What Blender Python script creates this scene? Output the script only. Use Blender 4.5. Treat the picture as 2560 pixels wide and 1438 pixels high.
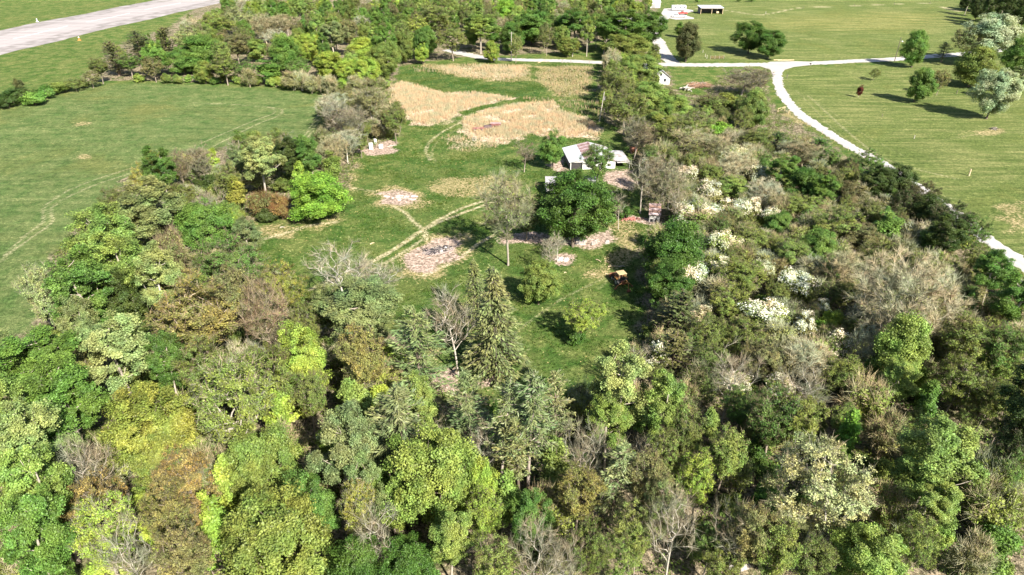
import bpy, math, random
import numpy as np
from mathutils import Vector

# ------------------------------------------------------------------ camera, sky, sun, exposure
scene = bpy.context.scene
for o in list(bpy.data.objects):
    bpy.data.objects.remove(o)
COL = scene.collection
CAM_H = 66.0
FPX = 1730.0                    # focal length in pixels of the 2560-wide photograph
PITCH = math.atan(0.57)         # downward pitch of the drone camera
cam_d = bpy.data.cameras.new('camera')
cam_d.sensor_width = 36.0
cam_d.lens = 36.0 * FPX / 2560.0
cam_d.clip_start = 1.0
cam_d.clip_end = 6000.0
cam = bpy.data.objects.new('camera', cam_d)
COL.objects.link(cam)
cam.location = (0, 0, CAM_H)
cam.rotation_euler = (math.pi / 2 - PITCH, 0, 0)
scene.camera = cam

SUN_EL, SUN_AZ = math.radians(39), math.radians(147)      # azimuth clockwise from +Y
world = bpy.data.worlds.new('World')
scene.world = world
world.use_nodes = True
wn = world.node_tree
sky = wn.nodes.new('ShaderNodeTexSky')
sky.sky_type = 'NISHITA'
sky.sun_disc = False
sky.sun_elevation = SUN_EL
sky.sun_rotation = SUN_AZ
bg = wn.nodes['Background']
bg.inputs['Strength'].default_value = 0.07
wn.links.new(sky.outputs[0], bg.inputs['Color'])
sun_d = bpy.data.lights.new('sun', 'SUN')
sun_d.energy = 5.0
sun_d.angle = math.radians(0.53)
sun_d.color = (1.0, 0.95, 0.86)
sun = bpy.data.objects.new('sun', sun_d)
COL.objects.link(sun)
to_sun = Vector((math.cos(SUN_EL) * math.sin(SUN_AZ), math.cos(SUN_EL) * math.cos(SUN_AZ), math.sin(SUN_EL)))
sun.rotation_euler = to_sun.to_track_quat('Z', 'Y').to_euler()
vs = scene.view_settings
vs.view_transform = 'Standard'
vs.look = 'None'
vs.exposure = 1.36
vs.gamma = 1.0
vs.use_curve_mapping = False
cy = scene.cycles
cy.max_bounces = 5
cy.diffuse_bounces = 3
cy.glossy_bounces = 2
cy.transmission_bounces = 3
cy.transparent_max_bounces = 4
cy.caustics_reflective = False
cy.caustics_refractive = False

rng = np.random.default_rng(11)
random.seed(5)

# ------------------------------------------------------------------ terrain and photograph geometry
def hgt(x, y):
    x = np.asarray(x, float); y = np.asarray(y, float)
    return (0.5 * np.sin(x / 31.0 + 0.6) * np.cos(y / 43.0) + 0.35 * np.sin((x + y) / 19.0 + 1.3) * np.sin(y / 27.0 - x / 90.0))

CP, SP = math.cos(PITCH), math.sin(PITCH)
def G(px, py, z=0.0):
    """Ground point (or point z metres above the ground) seen at a pixel of the photograph."""
    a = (px - 1280) / FPX; b = (py - 719) / FPX
    dx, dy, dz = a, CP - b * SP, -SP - b * CP
    zz = z
    for _ in range(4):
        t = (CAM_H - zz) / -dz
        x, y = dx * t, dy * t
        zz = z + float(hgt(x, y))
    return Vector((x, y, zz))
def project(x, y, z):
    d = np.asarray(y) * CP - (np.asarray(z) - CAM_H) * SP
    v = -np.asarray(y) * SP - (np.asarray(z) - CAM_H) * CP
    return 1280 + FPX * np.asarray(x) / d, 719 + FPX * v / d, d
def GP(pts):
    return np.array([G(*p)[:2] for p in pts])
def in_poly(px, py, poly):
    px = np.asarray(px, float); py = np.asarray(py, float)
    r = np.zeros(px.shape, bool)
    n = len(poly)
    for i in range(n):
        x0, y0 = poly[i]; x1, y1 = poly[(i + 1) % n]
        c = ((y0 > py) != (y1 > py))
        xi = (x1 - x0) * (py - y0) / ((y1 - y0) if y1 != y0 else 1e-9) + x0
        r ^= c & (px < xi)
    return r
def line_dist(X, Y, L, closed=False):
    d = np.full(X.shape, 1e9)
    n = len(L)
    for i in range(n if closed else n - 1):
        a = L[i]; b = L[(i + 1) % n]
        e = b - a; l2 = max(e @ e, 1e-9)
        t = np.clip(((X - a[0]) * e[0] + (Y - a[1]) * e[1]) / l2, 0, 1)
        d = np.minimum(d, np.hypot(X - a[0] - t * e[0], Y - a[1] - t * e[1]))
    return d
def smooth_line(P, step):
    """Catmull-Rom resample of a polyline."""
    P = np.asarray(P, float); out = []
    Q = np.vstack([2 * P[0] - P[1], P, 2 * P[-1] - P[-2]])
    for i in range(1, len(Q) - 2):
        p0, p1, p2, p3 = Q[i - 1:i + 3]
        n = max(2, int(np.linalg.norm(p2 - p1) / step))
        for k in range(n):
            t = k / n
            out.append(0.5 * (2 * p1 + (p2 - p0) * t + (2 * p0 - 5 * p1 + 4 * p2 - p3) * t * t + (3 * p1 - p0 - 3 * p2 + p3) * t ** 3))
    out.append(P[-1])
    return np.array(out)

# ------------------------------------------------------------------ helpers for objects
def lin(c):
    return tuple((v / 255 / 12.92 if v / 255 <= 0.04045 else ((v / 255 + 0.055) / 1.055) ** 2.4) for v in c)
def leafc(r, g, b, k=0.76):
    l = lin((r, g, b)); y = 0.3 * l[0] + 0.6 * l[1] + 0.1 * l[2]
    return tuple((v * 0.87 + y * 0.13) * k * w for v, w in zip(l, (1.04, 1.0, 0.88))) + (1.0,)
def tag(o, label=None, cat=None, group=None, kind=None):
    if label: o['label'] = label
    if cat: o['category'] = cat
    if group: o['group'] = group
    if kind: o['kind'] = kind
    return o
def empty(name, loc, rz=0.0, label=None, cat=None, group=None):
    o = bpy.data.objects.new(name, None)
    o.empty_display_size = 0.3
    COL.objects.link(o)
    o.location = loc
    o.rotation_euler = (0, 0, rz)
    return tag(o, label, cat, group)
def link_mesh(name, me, parent=None):
    o = bpy.data.objects.new(name, me)
    COL.objects.link(o)
    if parent is not None: o.parent = parent
    return o
def np_mesh(name, V, F, mat=None, smooth=False):
    me = bpy.data.meshes.new(name)
    V = np.asarray(V, np.float32); F = np.asarray(F, np.int32)
    k = F.shape[1]
    me.vertices.add(len(V)); me.vertices.foreach_set('co', V.ravel())
    me.loops.add(F.size); me.loops.foreach_set('vertex_index', F.ravel())
    me.polygons.add(len(F)); me.polygons.foreach_set('loop_start', np.arange(0, F.size, k, dtype=np.int32))
    me.update(calc_edges=True)
    if smooth:
        me.polygons.foreach_set('use_smooth', np.ones(len(F), bool))
    if mat: me.materials.append(mat)
    return me
class MB:
    """Collects boxes, prisms and tubes; build() links them as ONE mesh object."""
    def __init__(s): s.v = []; s.f = []
    def add(s, V, F):
        n = len(s.v); s.v += [tuple(v) for v in V]; s.f += [tuple(i + n for i in q) for q in F]; return s
    def box(s, x0, x1, y0, y1, z0, z1):
        V = [(x, y, z) for z in (z0, z1) for y in (y0, y1) for x in (x0, x1)]
        return s.add(V, [(0, 2, 3, 1), (4, 5, 7, 6), (0, 1, 5, 4), (1, 3, 7, 5), (3, 2, 6, 7), (2, 0, 4, 6)])
    def hexa(s, P):       # bottom four then top four corners, counter-clockwise
        return s.add(P, [(3, 2, 1, 0), (4, 5, 6, 7), (0, 1, 5, 4), (1, 2, 6, 5), (2, 3, 7, 6), (3, 0, 4, 7)])
    def slab(s, P, t):    # a quad with thickness t below it
        P = [Vector(p) for p in P]
        n = (P[1] - P[0]).cross(P[3] - P[0]).normalized() * t
        return s.hexa([p - n for p in P] + P)
    def prism(s, P, a, b, axis='y'):   # profile P extruded from a to b
        n = len(P)
        def m(p, t): return (p[0], t, p[1]) if axis == 'y' else ((t, p[0], p[1]) if axis == 'x' else (p[0], p[1], t))
        V = [m(p, a) for p in P] + [m(p, b) for p in P]
        return s.add(V, [tuple(range(n)), tuple(range(2 * n - 1, n - 1, -1))] + [(i, n + i, n + (i + 1) % n, (i + 1) % n) for i in range(n)])
    def tube(s, a, b, r0, r1=None, n=8):
        r1 = r0 if r1 is None else r1
        a = Vector(a); b = Vector(b); d = (b - a).normalized()
        u = d.orthogonal().normalized(); w = d.cross(u)
        V = []
        for c, r in ((a, r0), (b, r1)):
            V += [c + u * (r * math.cos(2 * math.pi * k / n)) + w * (r * math.sin(2 * math.pi * k / n)) for k in range(n)]
        return s.add(V, [tuple(range(n - 1, -1, -1)), tuple(range(n, 2 * n))] + [(k, (k + 1) % n, n + (k + 1) % n, n + k) for k in range(n)])
    def path(s, pts, r, n=6):
        for i in range(len(pts) - 1): s.tube(pts[i], pts[i + 1], r, r, n)
        return s
    def rock(s, c, rx, ry, rz, seed=0, seg=7):
        rr = random.Random(seed); V = [(c[0], c[1], c[2] + rz)]; F = []
        for j, (zz, q) in enumerate(((0.6, 0.72), (0.05, 1.0), (-0.4, 0.9))):
            for k in range(seg):
                a = 2 * math.pi * k / seg + j * 0.4; d = q * rr.uniform(0.8, 1.15)
                V.append((c[0] + rx * d * math.cos(a), c[1] + ry * d * math.sin(a), c[2] + rz * zz * rr.uniform(0.8, 1.2)))
        for k in range(seg):
            F.append((0, 1 + k, 1 + (k + 1) % seg))
            for j in range(2):
                A = 1 + j * seg; B = A + seg
                F.append((A + k, B + k, B + (k + 1) % seg, A + (k + 1) % seg))
        return s.add(V, F)
    def mesh(s, name, mat):
        me = bpy.data.meshes.new(name); me.from_pydata(s.v, [], s.f); me.materials.append(mat); me.update(); return me
    def build(s, name, mat, parent=None, bevel=0.0):
        o = link_mesh(name, s.mesh(name, mat), parent)
        if bevel:
            m = o.modifiers.new('bevel', 'BEVEL'); m.width = bevel; m.segments = 1; m.limit_method = 'ANGLE'
        return o

# ------------------------------------------------------------------ materials
def new_mat(name):
    m = bpy.data.materials.new(name); m.use_nodes = True
    nt = m.node_tree; b = nt.nodes['Principled BSDF']
    return m, nt, b
def node(nt, t, **kw):
    n = nt.nodes.new(t)
    for k, v in kw.items(): setattr(n, k, v)
    return n
def noise(nt, vec, scale, detail=3, rough=0.6, dist=0.0):
    n = node(nt, 'ShaderNodeTexNoise'); n.inputs['Scale'].default_value = scale; n.inputs['Detail'].default_value = detail
    n.inputs['Roughness'].default_value = rough; n.inputs['Distortion'].default_value = dist
    if vec is not None: nt.links.new(vec, n.inputs['Vector'])
    return n.outputs['Fac']
def ramp(nt, fac, a, b, lo=0.0, hi=1.0):
    n = node(nt, 'ShaderNodeMapRange'); n.interpolation_type = 'SMOOTHSTEP'
    n.inputs[1].default_value = a; n.inputs[2].default_value = b; n.inputs[3].default_value = lo; n.inputs[4].default_value = hi
    nt.links.new(fac, n.inputs[0]); return n.outputs[0]
def math_n(nt, op, a, b=None):
    n = node(nt, 'ShaderNodeMath', operation=op)
    for i, v in enumerate((a, b)):
        if v is None: continue
        if isinstance(v, (int, float)): n.inputs[i].default_value = v
        else: nt.links.new(v, n.inputs[i])
    return n.outputs[0]
def mixc(nt, fac, a, b, blend='MIX'):
    n = node(nt, 'ShaderNodeMix', data_type='RGBA', blend_type=blend)
    for i, v in ((0, fac), (6, a), (7, b)):
        if isinstance(v, (int, float)): n.inputs[i].default_value = v
        elif isinstance(v, tuple): n.inputs[i].default_value = v if len(v) == 4 else (*v, 1)
        else: nt.links.new(v, n.inputs[i])
    return n.outputs[2]
def bump(nt, fac, strength, dist, bsdf):
    n = node(nt, 'ShaderNodeBump'); n.inputs['Strength'].default_value = strength; n.inputs['Distance'].default_value = dist
    nt.links.new(fac, n.inputs['Height']); nt.links.new(n.outputs[0], bsdf.inputs['Normal'])
def mat_worn(name, c1, c2, scale=2.0, rough=0.7, bmp=0.3, metal=0.0, lo=0.4, hi=0.65):
    m, nt, b = new_mat(name)
    tc = node(nt, 'ShaderNodeTexCoord').outputs['Object']
    f = ramp(nt, noise(nt, tc, scale, 5, 0.65), lo, hi)
    f2 = noise(nt, tc, scale * 9, 3)
    c = mixc(nt, f, c1, c2)
    c = mixc(nt, 0.5, c, mixc(nt, f2, (0.55, 0.55, 0.55), (1.35, 1.35, 1.35)), 'MULTIPLY')
    nt.links.new(c, b.inputs['Base Color'])
    b.inputs['Roughness'].default_value = rough; b.inputs['Metallic'].default_value = metal
    bump(nt, f2, bmp, 0.02, b)
    return m
def mat_leaf(name, trans=0.22, jit=0.6, spec=0.25):
    m, nt, b = new_mat(name)
    oi = node(nt, 'ShaderNodeObjectInfo'); ge = node(nt, 'ShaderNodeNewGeometry')
    at = node(nt, 'ShaderNodeAttribute', attribute_name='tint')
    r = ge.outputs['Random Per Island']
    k = math_n(nt, 'ADD', math_n(nt, 'MULTIPLY', r, jit), 1 - jit * 0.5)
    k = math_n(nt, 'MULTIPLY', k, ramp(nt, at.outputs['Fac'], 0, 1, 0.68, 1.3))
    comb = node(nt, 'ShaderNodeCombineXYZ')
    for i in range(3): nt.links.new(k, comb.inputs[i])
    # hue drifts through the crown: yellower limbs, greener limbs
    tc = node(nt, 'ShaderNodeTexCoord').outputs['Object']
    ov = node(nt, 'ShaderNodeVectorMath', operation='ADD'); nt.links.new(tc, ov.inputs[0])
    rv = node(nt, 'ShaderNodeCombineXYZ'); sh = math_n(nt, 'MULTIPLY', oi.outputs['Random'], 60.0)
    for i in range(3): nt.links.new(sh, rv.inputs[i])
    nt.links.new(rv.outputs[0], ov.inputs[1])
    drift = ramp(nt, noise(nt, ov.outputs[0], 0.28, 3, 0.6), 0.32, 0.68)
    base = mixc(nt, 1.0, oi.outputs['Color'], mixc(nt, drift, (0.78, 1.0, 0.90), (1.12, 1.05, 0.92)), 'MULTIPLY')
    c = mixc(nt, 1.0, base, comb.outputs[0], 'MULTIPLY')
    yel = mixc(nt, 1.0, c, (1.22, 1.16, 0.85), 'MULTIPLY')
    r2 = node(nt, 'ShaderNodeTexWhiteNoise', noise_dimensions='1D'); nt.links.new(r, r2.inputs['W'])
    c = mixc(nt, math_n(nt, 'MULTIPLY', r2.outputs['Value'], 0.45), c, yel)
    nt.links.new(c, b.inputs['Base Color'])
    b.inputs['Roughness'].default_value = 0.5; b.inputs['Specular IOR Level'].default_value = spec
    tr = node(nt, 'ShaderNodeBsdfTranslucent')
    nt.links.new(mixc(nt, 1.0, c, (1.25, 1.2, 0.7), 'MULTIPLY'), tr.inputs['Color'])
    mx = node(nt, 'ShaderNodeMixShader'); mx.inputs[0].default_value = trans
    nt.links.new(b.outputs[0], mx.inputs[1]); nt.links.new(tr.outputs[0], mx.inputs[2])
    nt.links.new(mx.outputs[0], nt.nodes['Material Output'].inputs['Surface'])
    return m
def mat_bark(name):
    m, nt, b = new_mat(name)
    oi = node(nt, 'ShaderNodeObjectInfo'); tc = node(nt, 'ShaderNodeTexCoord').outputs['Object']
    f = noise(nt, tc, 3.0, 4, 0.7)
    c = mixc(nt, 1.0, oi.outputs['Color'], mixc(nt, f, (0.5, 0.48, 0.45), (1.4, 1.4, 1.4)), 'MULTIPLY')
    nt.links.new(c, b.inputs['Base Color']); b.inputs['Roughness'].default_value = 0.85
    bump(nt, f, 0.5, 0.05, b)
    return m
M = {}
M['leaf'] = mat_leaf('leaf_blades')
M['needle'] = mat_leaf('needle_sprays', 0.12, 0.7, 0.35)
M['twig'] = mat_leaf('fine_twigs', 0.0, 0.8, 0.1)
M['petal'] = mat_leaf('white_petals', 0.25, 0.3, 0.2)
M['bark'] = mat_bark('bark')
M['white_metal'] = mat_worn('white_painted_metal', (0.56, 0.58, 0.60), (0.46, 0.44, 0.42), 0.6, 0.45, 0.1, 0.0, 0.5, 0.75)
M['rust_metal'] = mat_worn('rusty_roof_metal', (0.34, 0.22, 0.20), (0.48, 0.40, 0.40), 1.2, 0.6)
M['rust_dark'] = mat_worn('dark_rusty_roof_metal', (0.20, 0.10, 0.085), (0.36, 0.24, 0.22), 1.2, 0.65)
M['old_metal'] = mat_worn('mottled_roof_metal', (0.46, 0.46, 0.46), (0.28, 0.22, 0.19), 0.7, 0.55, 0.2, 0, 0.45, 0.62)
M['blue_metal'] = mat_worn('pale_blue_metal', (0.50, 0.55, 0.62), (0.60, 0.63, 0.68), 0.4, 0.4, 0.1)
M['gray_shingle'] = mat_worn('gray_roofing', (0.26, 0.25, 0.26), (0.34, 0.32, 0.33), 2.0, 0.9)
M['brown_roof'] = mat_worn('brown_roofing', (0.36, 0.21, 0.15), (0.24, 0.15, 0.12), 1.6, 0.85)
M['white_wall'] = mat_worn('white_siding', (0.58, 0.56, 0.53), (0.42, 0.39, 0.34), 1.2, 0.7, 0.2, 0, 0.5, 0.75)
M['dark_wall'] = mat_worn('weathered_dark_siding', (0.10, 0.095, 0.09), (0.17, 0.16, 0.15), 1.5, 0.85)
M['dark'] = mat_worn('near_black_parts_and_shade', (0.03, 0.028, 0.03), (0.05, 0.045, 0.04), 2, 0.9)  # near-black parts; also paints the shade inside open doorways
M['wood_pale'] = mat_worn('pale_timber', (0.62, 0.48, 0.30), (0.48, 0.36, 0.22), 3, 0.8)
M['wood_grey'] = mat_worn('weathered_timber', (0.34, 0.30, 0.25), (0.22, 0.18, 0.15), 3, 0.85)
M['wood_dark'] = mat_worn('dark_pole_timber', (0.12, 0.095, 0.075), (0.18, 0.15, 0.12), 3, 0.85)
M['wood_white'] = mat_worn('bleached_wood', (0.46, 0.42, 0.36), (0.33, 0.29, 0.24), 3, 0.85)
M['char'] = mat_worn('charred_wood', (0.025, 0.024, 0.025), (0.13, 0.11, 0.11), 4, 0.9)
M['yellow_paint'] = mat_worn('faded_yellow_paint', (0.34, 0.17, 0.045), (0.24, 0.10, 0.035), 3, 0.6)
M['rust_paint'] = mat_worn('rusty_orange_paint', (0.26, 0.10, 0.05), (0.14, 0.055, 0.035), 3, 0.7)
M['tan_paint'] = mat_worn('sun_bleached_tan_paint', (0.50, 0.39, 0.21), (0.42, 0.31, 0.16), 4, 0.6)
M['red_paint'] = mat_worn('red_paint', (0.55, 0.06, 0.045), (0.48, 0.08, 0.06), 1, 0.35, 0.0)
M['white_paint'] = mat_worn('white_vehicle_paint', (0.80, 0.80, 0.79), (0.72, 0.72, 0.71), 0.7, 0.3, 0.0)
M['rubber'] = mat_worn('black_rubber', (0.025, 0.025, 0.025), (0.045, 0.042, 0.04), 5, 0.85)
M['steel'] = mat_worn('grey_steel', (0.30, 0.30, 0.30), (0.22, 0.21, 0.20), 3, 0.5)
M['old_red'] = mat_worn('rusted_maroon_steel', (0.21, 0.075, 0.065), (0.33, 0.17, 0.16), 1.6, 0.75)
M['dark_steel'] = mat_worn('dark_rusted_steel', (0.09, 0.06, 0.06), (0.15, 0.10, 0.10), 2.5, 0.75)
M['stone'] = mat_worn('pale_concrete', (0.46, 0.42, 0.38), (0.34, 0.29, 0.25), 2, 0.9, 0.5)
M['crushed'] = mat_worn('white_crushed_stone', (0.60, 0.57, 0.54), (0.44, 0.40, 0.38), 5, 0.95, 0.6)
M['brick'] = mat_worn('red_clay', (0.40, 0.15, 0.12), (0.50, 0.24, 0.20), 4, 0.9)
M['orange'] = mat_worn('orange_plastic', (0.75, 0.28, 0.05), (0.65, 0.22, 0.05), 2, 0.5, 0.0)
def mat_glass(name):
    m, nt, b = new_mat(name)
    b.inputs['Base Color'].default_value = (0.02, 0.025, 0.03, 1); b.inputs['Roughness'].default_value = 0.08
    return m
M['glass'] = mat_glass('dark_glass')
# ------------------------------------------------------------------ pixel outlines of the land (projected to the ground)
HAY = [(-60, 290), (100, 250), (200, 215), (330, 207), (460, 210), (640, 220), (760, 230), (815, 245), (812, 300), (770, 380), (600, 400), (480, 430), (400, 500), (330, 560), (240, 680), (150, 780), (110, 860), (-60, 870)]
RIGHTF = [(1915, 172), (2050, 168), (2240, 160), (2420, 150), (2700, 120), (2700, 800), (2560, 655), (2400, 545), (2150, 370), (2000, 275), (1945, 215)]
PAST = [(1690, 8), (1900, 5), (1950, -40), (2385, -40), (2405, 35), (2450, 78), (2700, 98), (2700, 110), (2400, 128), (2240, 143), (2050, 150), (1900, 155), (1720, 150), (1660, 110), (1660, 40)]
LUSH = [(985, 165), (1120, 165), (1330, 205), (1470, 240), (1500, 260), (1400, 252), (1330, 250), (1240, 236), (1120, 228), (1010, 205)]
YARD = [(600, 550), (720, 575), (800, 560), (855, 500), (868, 420), (915, 390), (1000, 370), (1020, 320), (960, 265), (975, 205), (1005, 168), (1120, 158), (1500, 163), (1475, 235), (1510, 300), (1560, 345), (1590, 400), (1600, 440), (1600, 490), (1590, 545), (1650, 565), (1580, 640), (1610, 740), (1625, 830), (1570, 890), (1520, 970), (1460, 1010), (1240, 1040), (1120, 1010), (1085, 950), (1060, 890), (1000, 830), (900, 790), (770, 790), (740, 740), (660, 660)]
DIRT = [
    [(945, 481), (985, 477), (1040, 489), (1055, 501), (1030, 511), (1000, 515), (962, 506)],
    [(1008, 658), (1035, 622), (1085, 600), (1140, 591), (1156, 612), (1142, 642), (1105, 668), (1050, 682), (1012, 672)],
    [(1245, 592), (1330, 578), (1400, 590), (1480, 590), (1525, 575), (1534, 603), (1500, 622), (1400, 613), (1290, 607), (1255, 612)],
    [(1386, 640), (1408, 630), (1432, 643), (1420, 662), (1394, 664)],
    [(1505, 440), (1535, 424), (1575, 428), (1592, 455), (1580, 478), (1530, 468)],
    [(1362, 412), (1400, 393), (1418, 420), (1422, 434), (1380, 420)],
    [(1085, 930), (1125, 922), (1150, 975), (1095, 985)],
    [(1180, 950), (1235, 945), (1225, 975), (1190, 978)],
    [(900, 372), (950, 342), (992, 358), (985, 386), (915, 388)],
    [(1560, 540), (1620, 545), (1655, 560), (1600, 562)],
]
DRY = [
    [(925, 470), (990, 462), (1060, 482), (1078, 503), (1040, 522), (985, 526), (935, 508)],
    [(985, 680), (1020, 615), (1085, 585), (1165, 580), (1180, 620), (1150, 660), (1100, 690), (1040, 702), (1000, 695)],
    [(1060, 470), (1110, 448), (1170, 438), (1260, 440), (1290, 462), (1250, 480), (1205, 497), (1110, 490)], [(1150, 462), (1230, 455), (1245, 476), (1180, 484)],
    [(600, 545), (660, 560), (780, 560), (850, 530), (840, 560), (760, 580), (690, 600), (645, 595)],
    [(1930, 282), (1975, 278), (2025, 312), (2000, 322), (1935, 305)],
    [(1520, 560), (1600, 545), (1600, 590), (1580, 660), (1500, 700), (1470, 690), (1540, 620)],
    [(860, 430), (880, 400), (905, 395), (880, 470), (865, 500)],
    [(1060, 870), (1100, 880), (1150, 980), (1240, 975), (1240, 1010), (1120, 1000)],
    [(190, 305), (215, 302), (218, 313), (185, 318)], [(195, 386), (228, 384), (226, 394), (198, 394)],
    [(1040, 160), (1330, 160), (1330, 205), (1230, 205), (1110, 188)], [(1340, 165), (1480, 165), (1480, 235), (1400, 245), (1335, 200)],
    [(2440, 325), (2510, 318), (2510, 335), (2400, 345)],
    [(2490, 520), (2560, 500), (2560, 580), (2520, 580)],
]
REEDS = [
    [(972, 216), (1000, 203), (1060, 218), (1110, 234), (1180, 231), (1240, 238), (1288, 247), (1240, 256), (1190, 270), (1150, 281), (1135, 300), (1075, 316), (1030, 311), (1000, 287), (968, 262)],
    [(1150, 302), (1190, 283), (1280, 261), (1385, 254), (1397, 274), (1480, 299), (1512, 330), (1490, 346), (1420, 345), (1385, 352), (1330, 337), (1280, 351), (1270, 362), (1200, 352), (1160, 340)],
]
REEDS_THIN = [[(1100, 345), (1150, 325), (1200, 345), (1290, 350), (1280, 368), (1210, 372), (1165, 382), (1125, 378)],
              [(1085, 166), (1200, 161), (1325, 166), (1330, 192), (1260, 206), (1180, 197), (1110, 185)]]
REEDS_SPARSE = [[(1340, 193), (1400, 165), (1485, 168), (1475, 230), (1400, 245)], [(1290, 245), (1500, 255), (1510, 300), (1400, 270)], [(1010, 170), (1090, 165), (1110, 185), (1040, 180)]]
CONT = [(1900, 60), (2000, 40), (2200, 30), (2360, 35), (2340, 60), (2290, 80), (2100, 75), (1960, 72)]
TRACKS = [  # pale wheel marks: (pixels, half width in metres, strength)
    ([(755, 735), (860, 685), (960, 640), (1055, 575), (1150, 523), (1245, 492)], 0.38, 1.0),
    ([(800, 742), (905, 690), (985, 645), (1055, 600)], 0.4, 0.8),
    ([(775, 745), (900, 668), (1000, 615), (1068, 570), (1150, 535), (1240, 503)], 0.34, 1.0),
    ([(985, 516), (1010, 530), (1035, 555), (1062, 578), (1064, 600)], 0.45, 0.9),
    ([(1060, 690), (1150, 645), (1195, 610), (1235, 588)], 0.35, 1.0),
    ([(10, 640), (60, 592), (106, 556), (110, 520), (150, 487), (230, 452), (330, 420)], 0.35, 0.6),
    ([(0, 655), (70, 600), (130, 556), (128, 522), (165, 495), (240, 462), (330, 432)], 0.35, 0.6),
    ([(535, 366), (640, 312), (690, 292), (706, 278), (690, 270), (600, 262), (480, 258)], 0.32, 0.6),
    ([(500, 360), (640, 300), (675, 288), (688, 276), (670, 268)], 0.32, 0.6),
    ([(764, 352), (790, 312), (806, 282), (795, 262)], 0.32, 0.6), ([(755, 348), (780, 312), (796, 282), (786, 264)], 0.32, 0.6),
    ([(1075, 400), (1065, 375), (1085, 345), (1140, 312), (1230, 275), (1330, 258), (1460, 250)], 0.45, 0.7),
    ([(1090, 405), (1080, 380), (1100, 350), (1150, 320), (1190, 295)], 0.35, 0.45),
    ([(1230, 1000), (1290, 955), (1312, 890), (1285, 845), (1330, 800), (1410, 745), (1500, 700)], 0.25, 0.5),
    ([(1260, 1000), (1310, 955), (1330, 890), (1305, 850)], 0.2, 0.4),
    ([(1500, 720), (1560, 650), (1590, 590), (1570, 560)], 0.5, 0.35),
    ([(880, 470), (940, 480)], 0.5, 0.6),
    ([(640, 600), (690, 590), (770, 565), (840, 555)], 0.6, 0.8),
    ([(1980, 290), (2060, 360), (2160, 420), (2260, 470), (2400, 500)], 0.5, 0.4), ([(2020, 240), (2120, 330), (2220, 400), (2400, 450)], 0.5, 0.5),
    ([(2040, 250), (2150, 330), (2260, 390)], 0.4, 0.35), ([(1990, 225), (2080, 320), (2180, 390)], 0.4, 0.4),
    ([(2360, 350), (2450, 335), (2560, 330)], 0.5, 0.35), ([(2100, 240), (2220, 232), (2290, 235)], 0.5, 0.3),
]
TRAIL = [(1700, 20), (1811, 26), (1885, 37), (1920, 35), (1970, 25), (2012, 19), (2135, 15), (2321, 9), (2364, 21), (2400, 30)]
BIGW = [(-80, 850), (100, 830), (100, 720), (160, 600), (320, 440), (470, 390), (600, 360), (770, 370), (830, 300), (870, 200), (960, 200), (1000, 260), (1000, 340), (900, 385), (860, 480), (790, 545), (600, 545), (640, 650), (730, 745), (770, 800), (900, 800), (1000, 850), (1080, 930), (1130, 1010), (1240, 1050), (1460, 1020), (1520, 960), (1600, 860), (1610, 740), (1590, 640), (1640, 560), (1600, 480), (1590, 400), (1560, 340), (1500, 290), (1490, 230), (1510, 160), (1600, 110), (1660, 150), (1690, 230), (1760, 240), (1800, 190), (1910, 185), (1925, 250), (1960, 285), (2030, 330), (2100, 380), (2200, 440), (2400, 580), (2640, 760), (2640, 1500), (-80, 1500)]
TOPW = [(200, 205), (300, 110), (420, 70), (560, -30), (1640, -30), (1650, 60), (1600, 100), (1500, 100), (1440, 130), (1140, 145), (1000, 165), (980, 210), (900, 225), (640, 213), (450, 203), (330, 200)]
RW_TOP = [(-400, 160), (0, 76.5), (320, 10), (560, -40)]
ROAD_MAIN = ([(1120, 124), (1160, 135), (1220, 146), (1300, 150), (1420, 153), (1500, 156.5), (1600, 160), (1700, 162), (1800, 162.5), (1930, 161.5), (2050, 157.5), (2150, 152.5), (2240, 148), (2300, 143), (2400, 136), (2480, 128), (2600, 112)], 6.6)
ROAD_DRIVE = ([(1935, 161), (1942, 180), (1944, 200), (1951, 225), (1969, 253), (1997, 283), (2040, 313), (2090, 345), (2140, 374), (2200, 407), (2262, 445), (2330, 494), (2400, 546), (2470, 600), (2520, 636), (2640, 720)], 3.9)
ROAD_FARM = ([(1686, 160), (1668, 145), (1657, 126), (1650, 112), (1643, 100), (1630, 88), (1640, 60), (1665, 42)], 6.5)

# ------------------------------------------------------------------ ground sheet with soil and grass masks
def axis_steps(segs):
    out = [segs[0][0]]
    for a, b, s0, s1 in segs:
        x = a; 
        while x < b - 1e-6:
            t = (x - a) / (b - a); x = min(b, x + s0 + (s1 - s0) * t); out.append(x)
    return np.array(out)
xs_p = axis_steps([(0, 105, 0.7, 0.7), (105, 190, 0.7, 3.0), (190, 420, 3.0, 10), (420, 2500, 10, 300)])
gx = np.concatenate([-xs_p[:0:-1], xs_p])
gy = axis_steps([(-400, 20, 60, 2), (20, 150, 0.6, 0.6), (150, 215, 0.6, 0.8), (215, 330, 0.8, 1.6), (330, 560, 1.6, 6), (560, 4000, 6, 300)])
X, Y = np.meshgrid(gx, gy)
Z = hgt(X, Y)
nx, ny = len(gx), len(gy)
idx = np.arange(nx * ny).reshape(ny, nx)
F = np.stack([idx[:-1, :-1], idx[:-1, 1:], idx[1:, 1:], idx[1:, :-1]], -1).reshape(-1, 4)
def wob(X, Y, s, a):
    return a * (np.sin(X / s + 1.7 * np.sin(Y / (s * 1.3))) + np.sin(Y / (s * 0.8) + 1.3 * np.sin(X / (s * 1.1) + 2))) * 0.5
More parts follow.
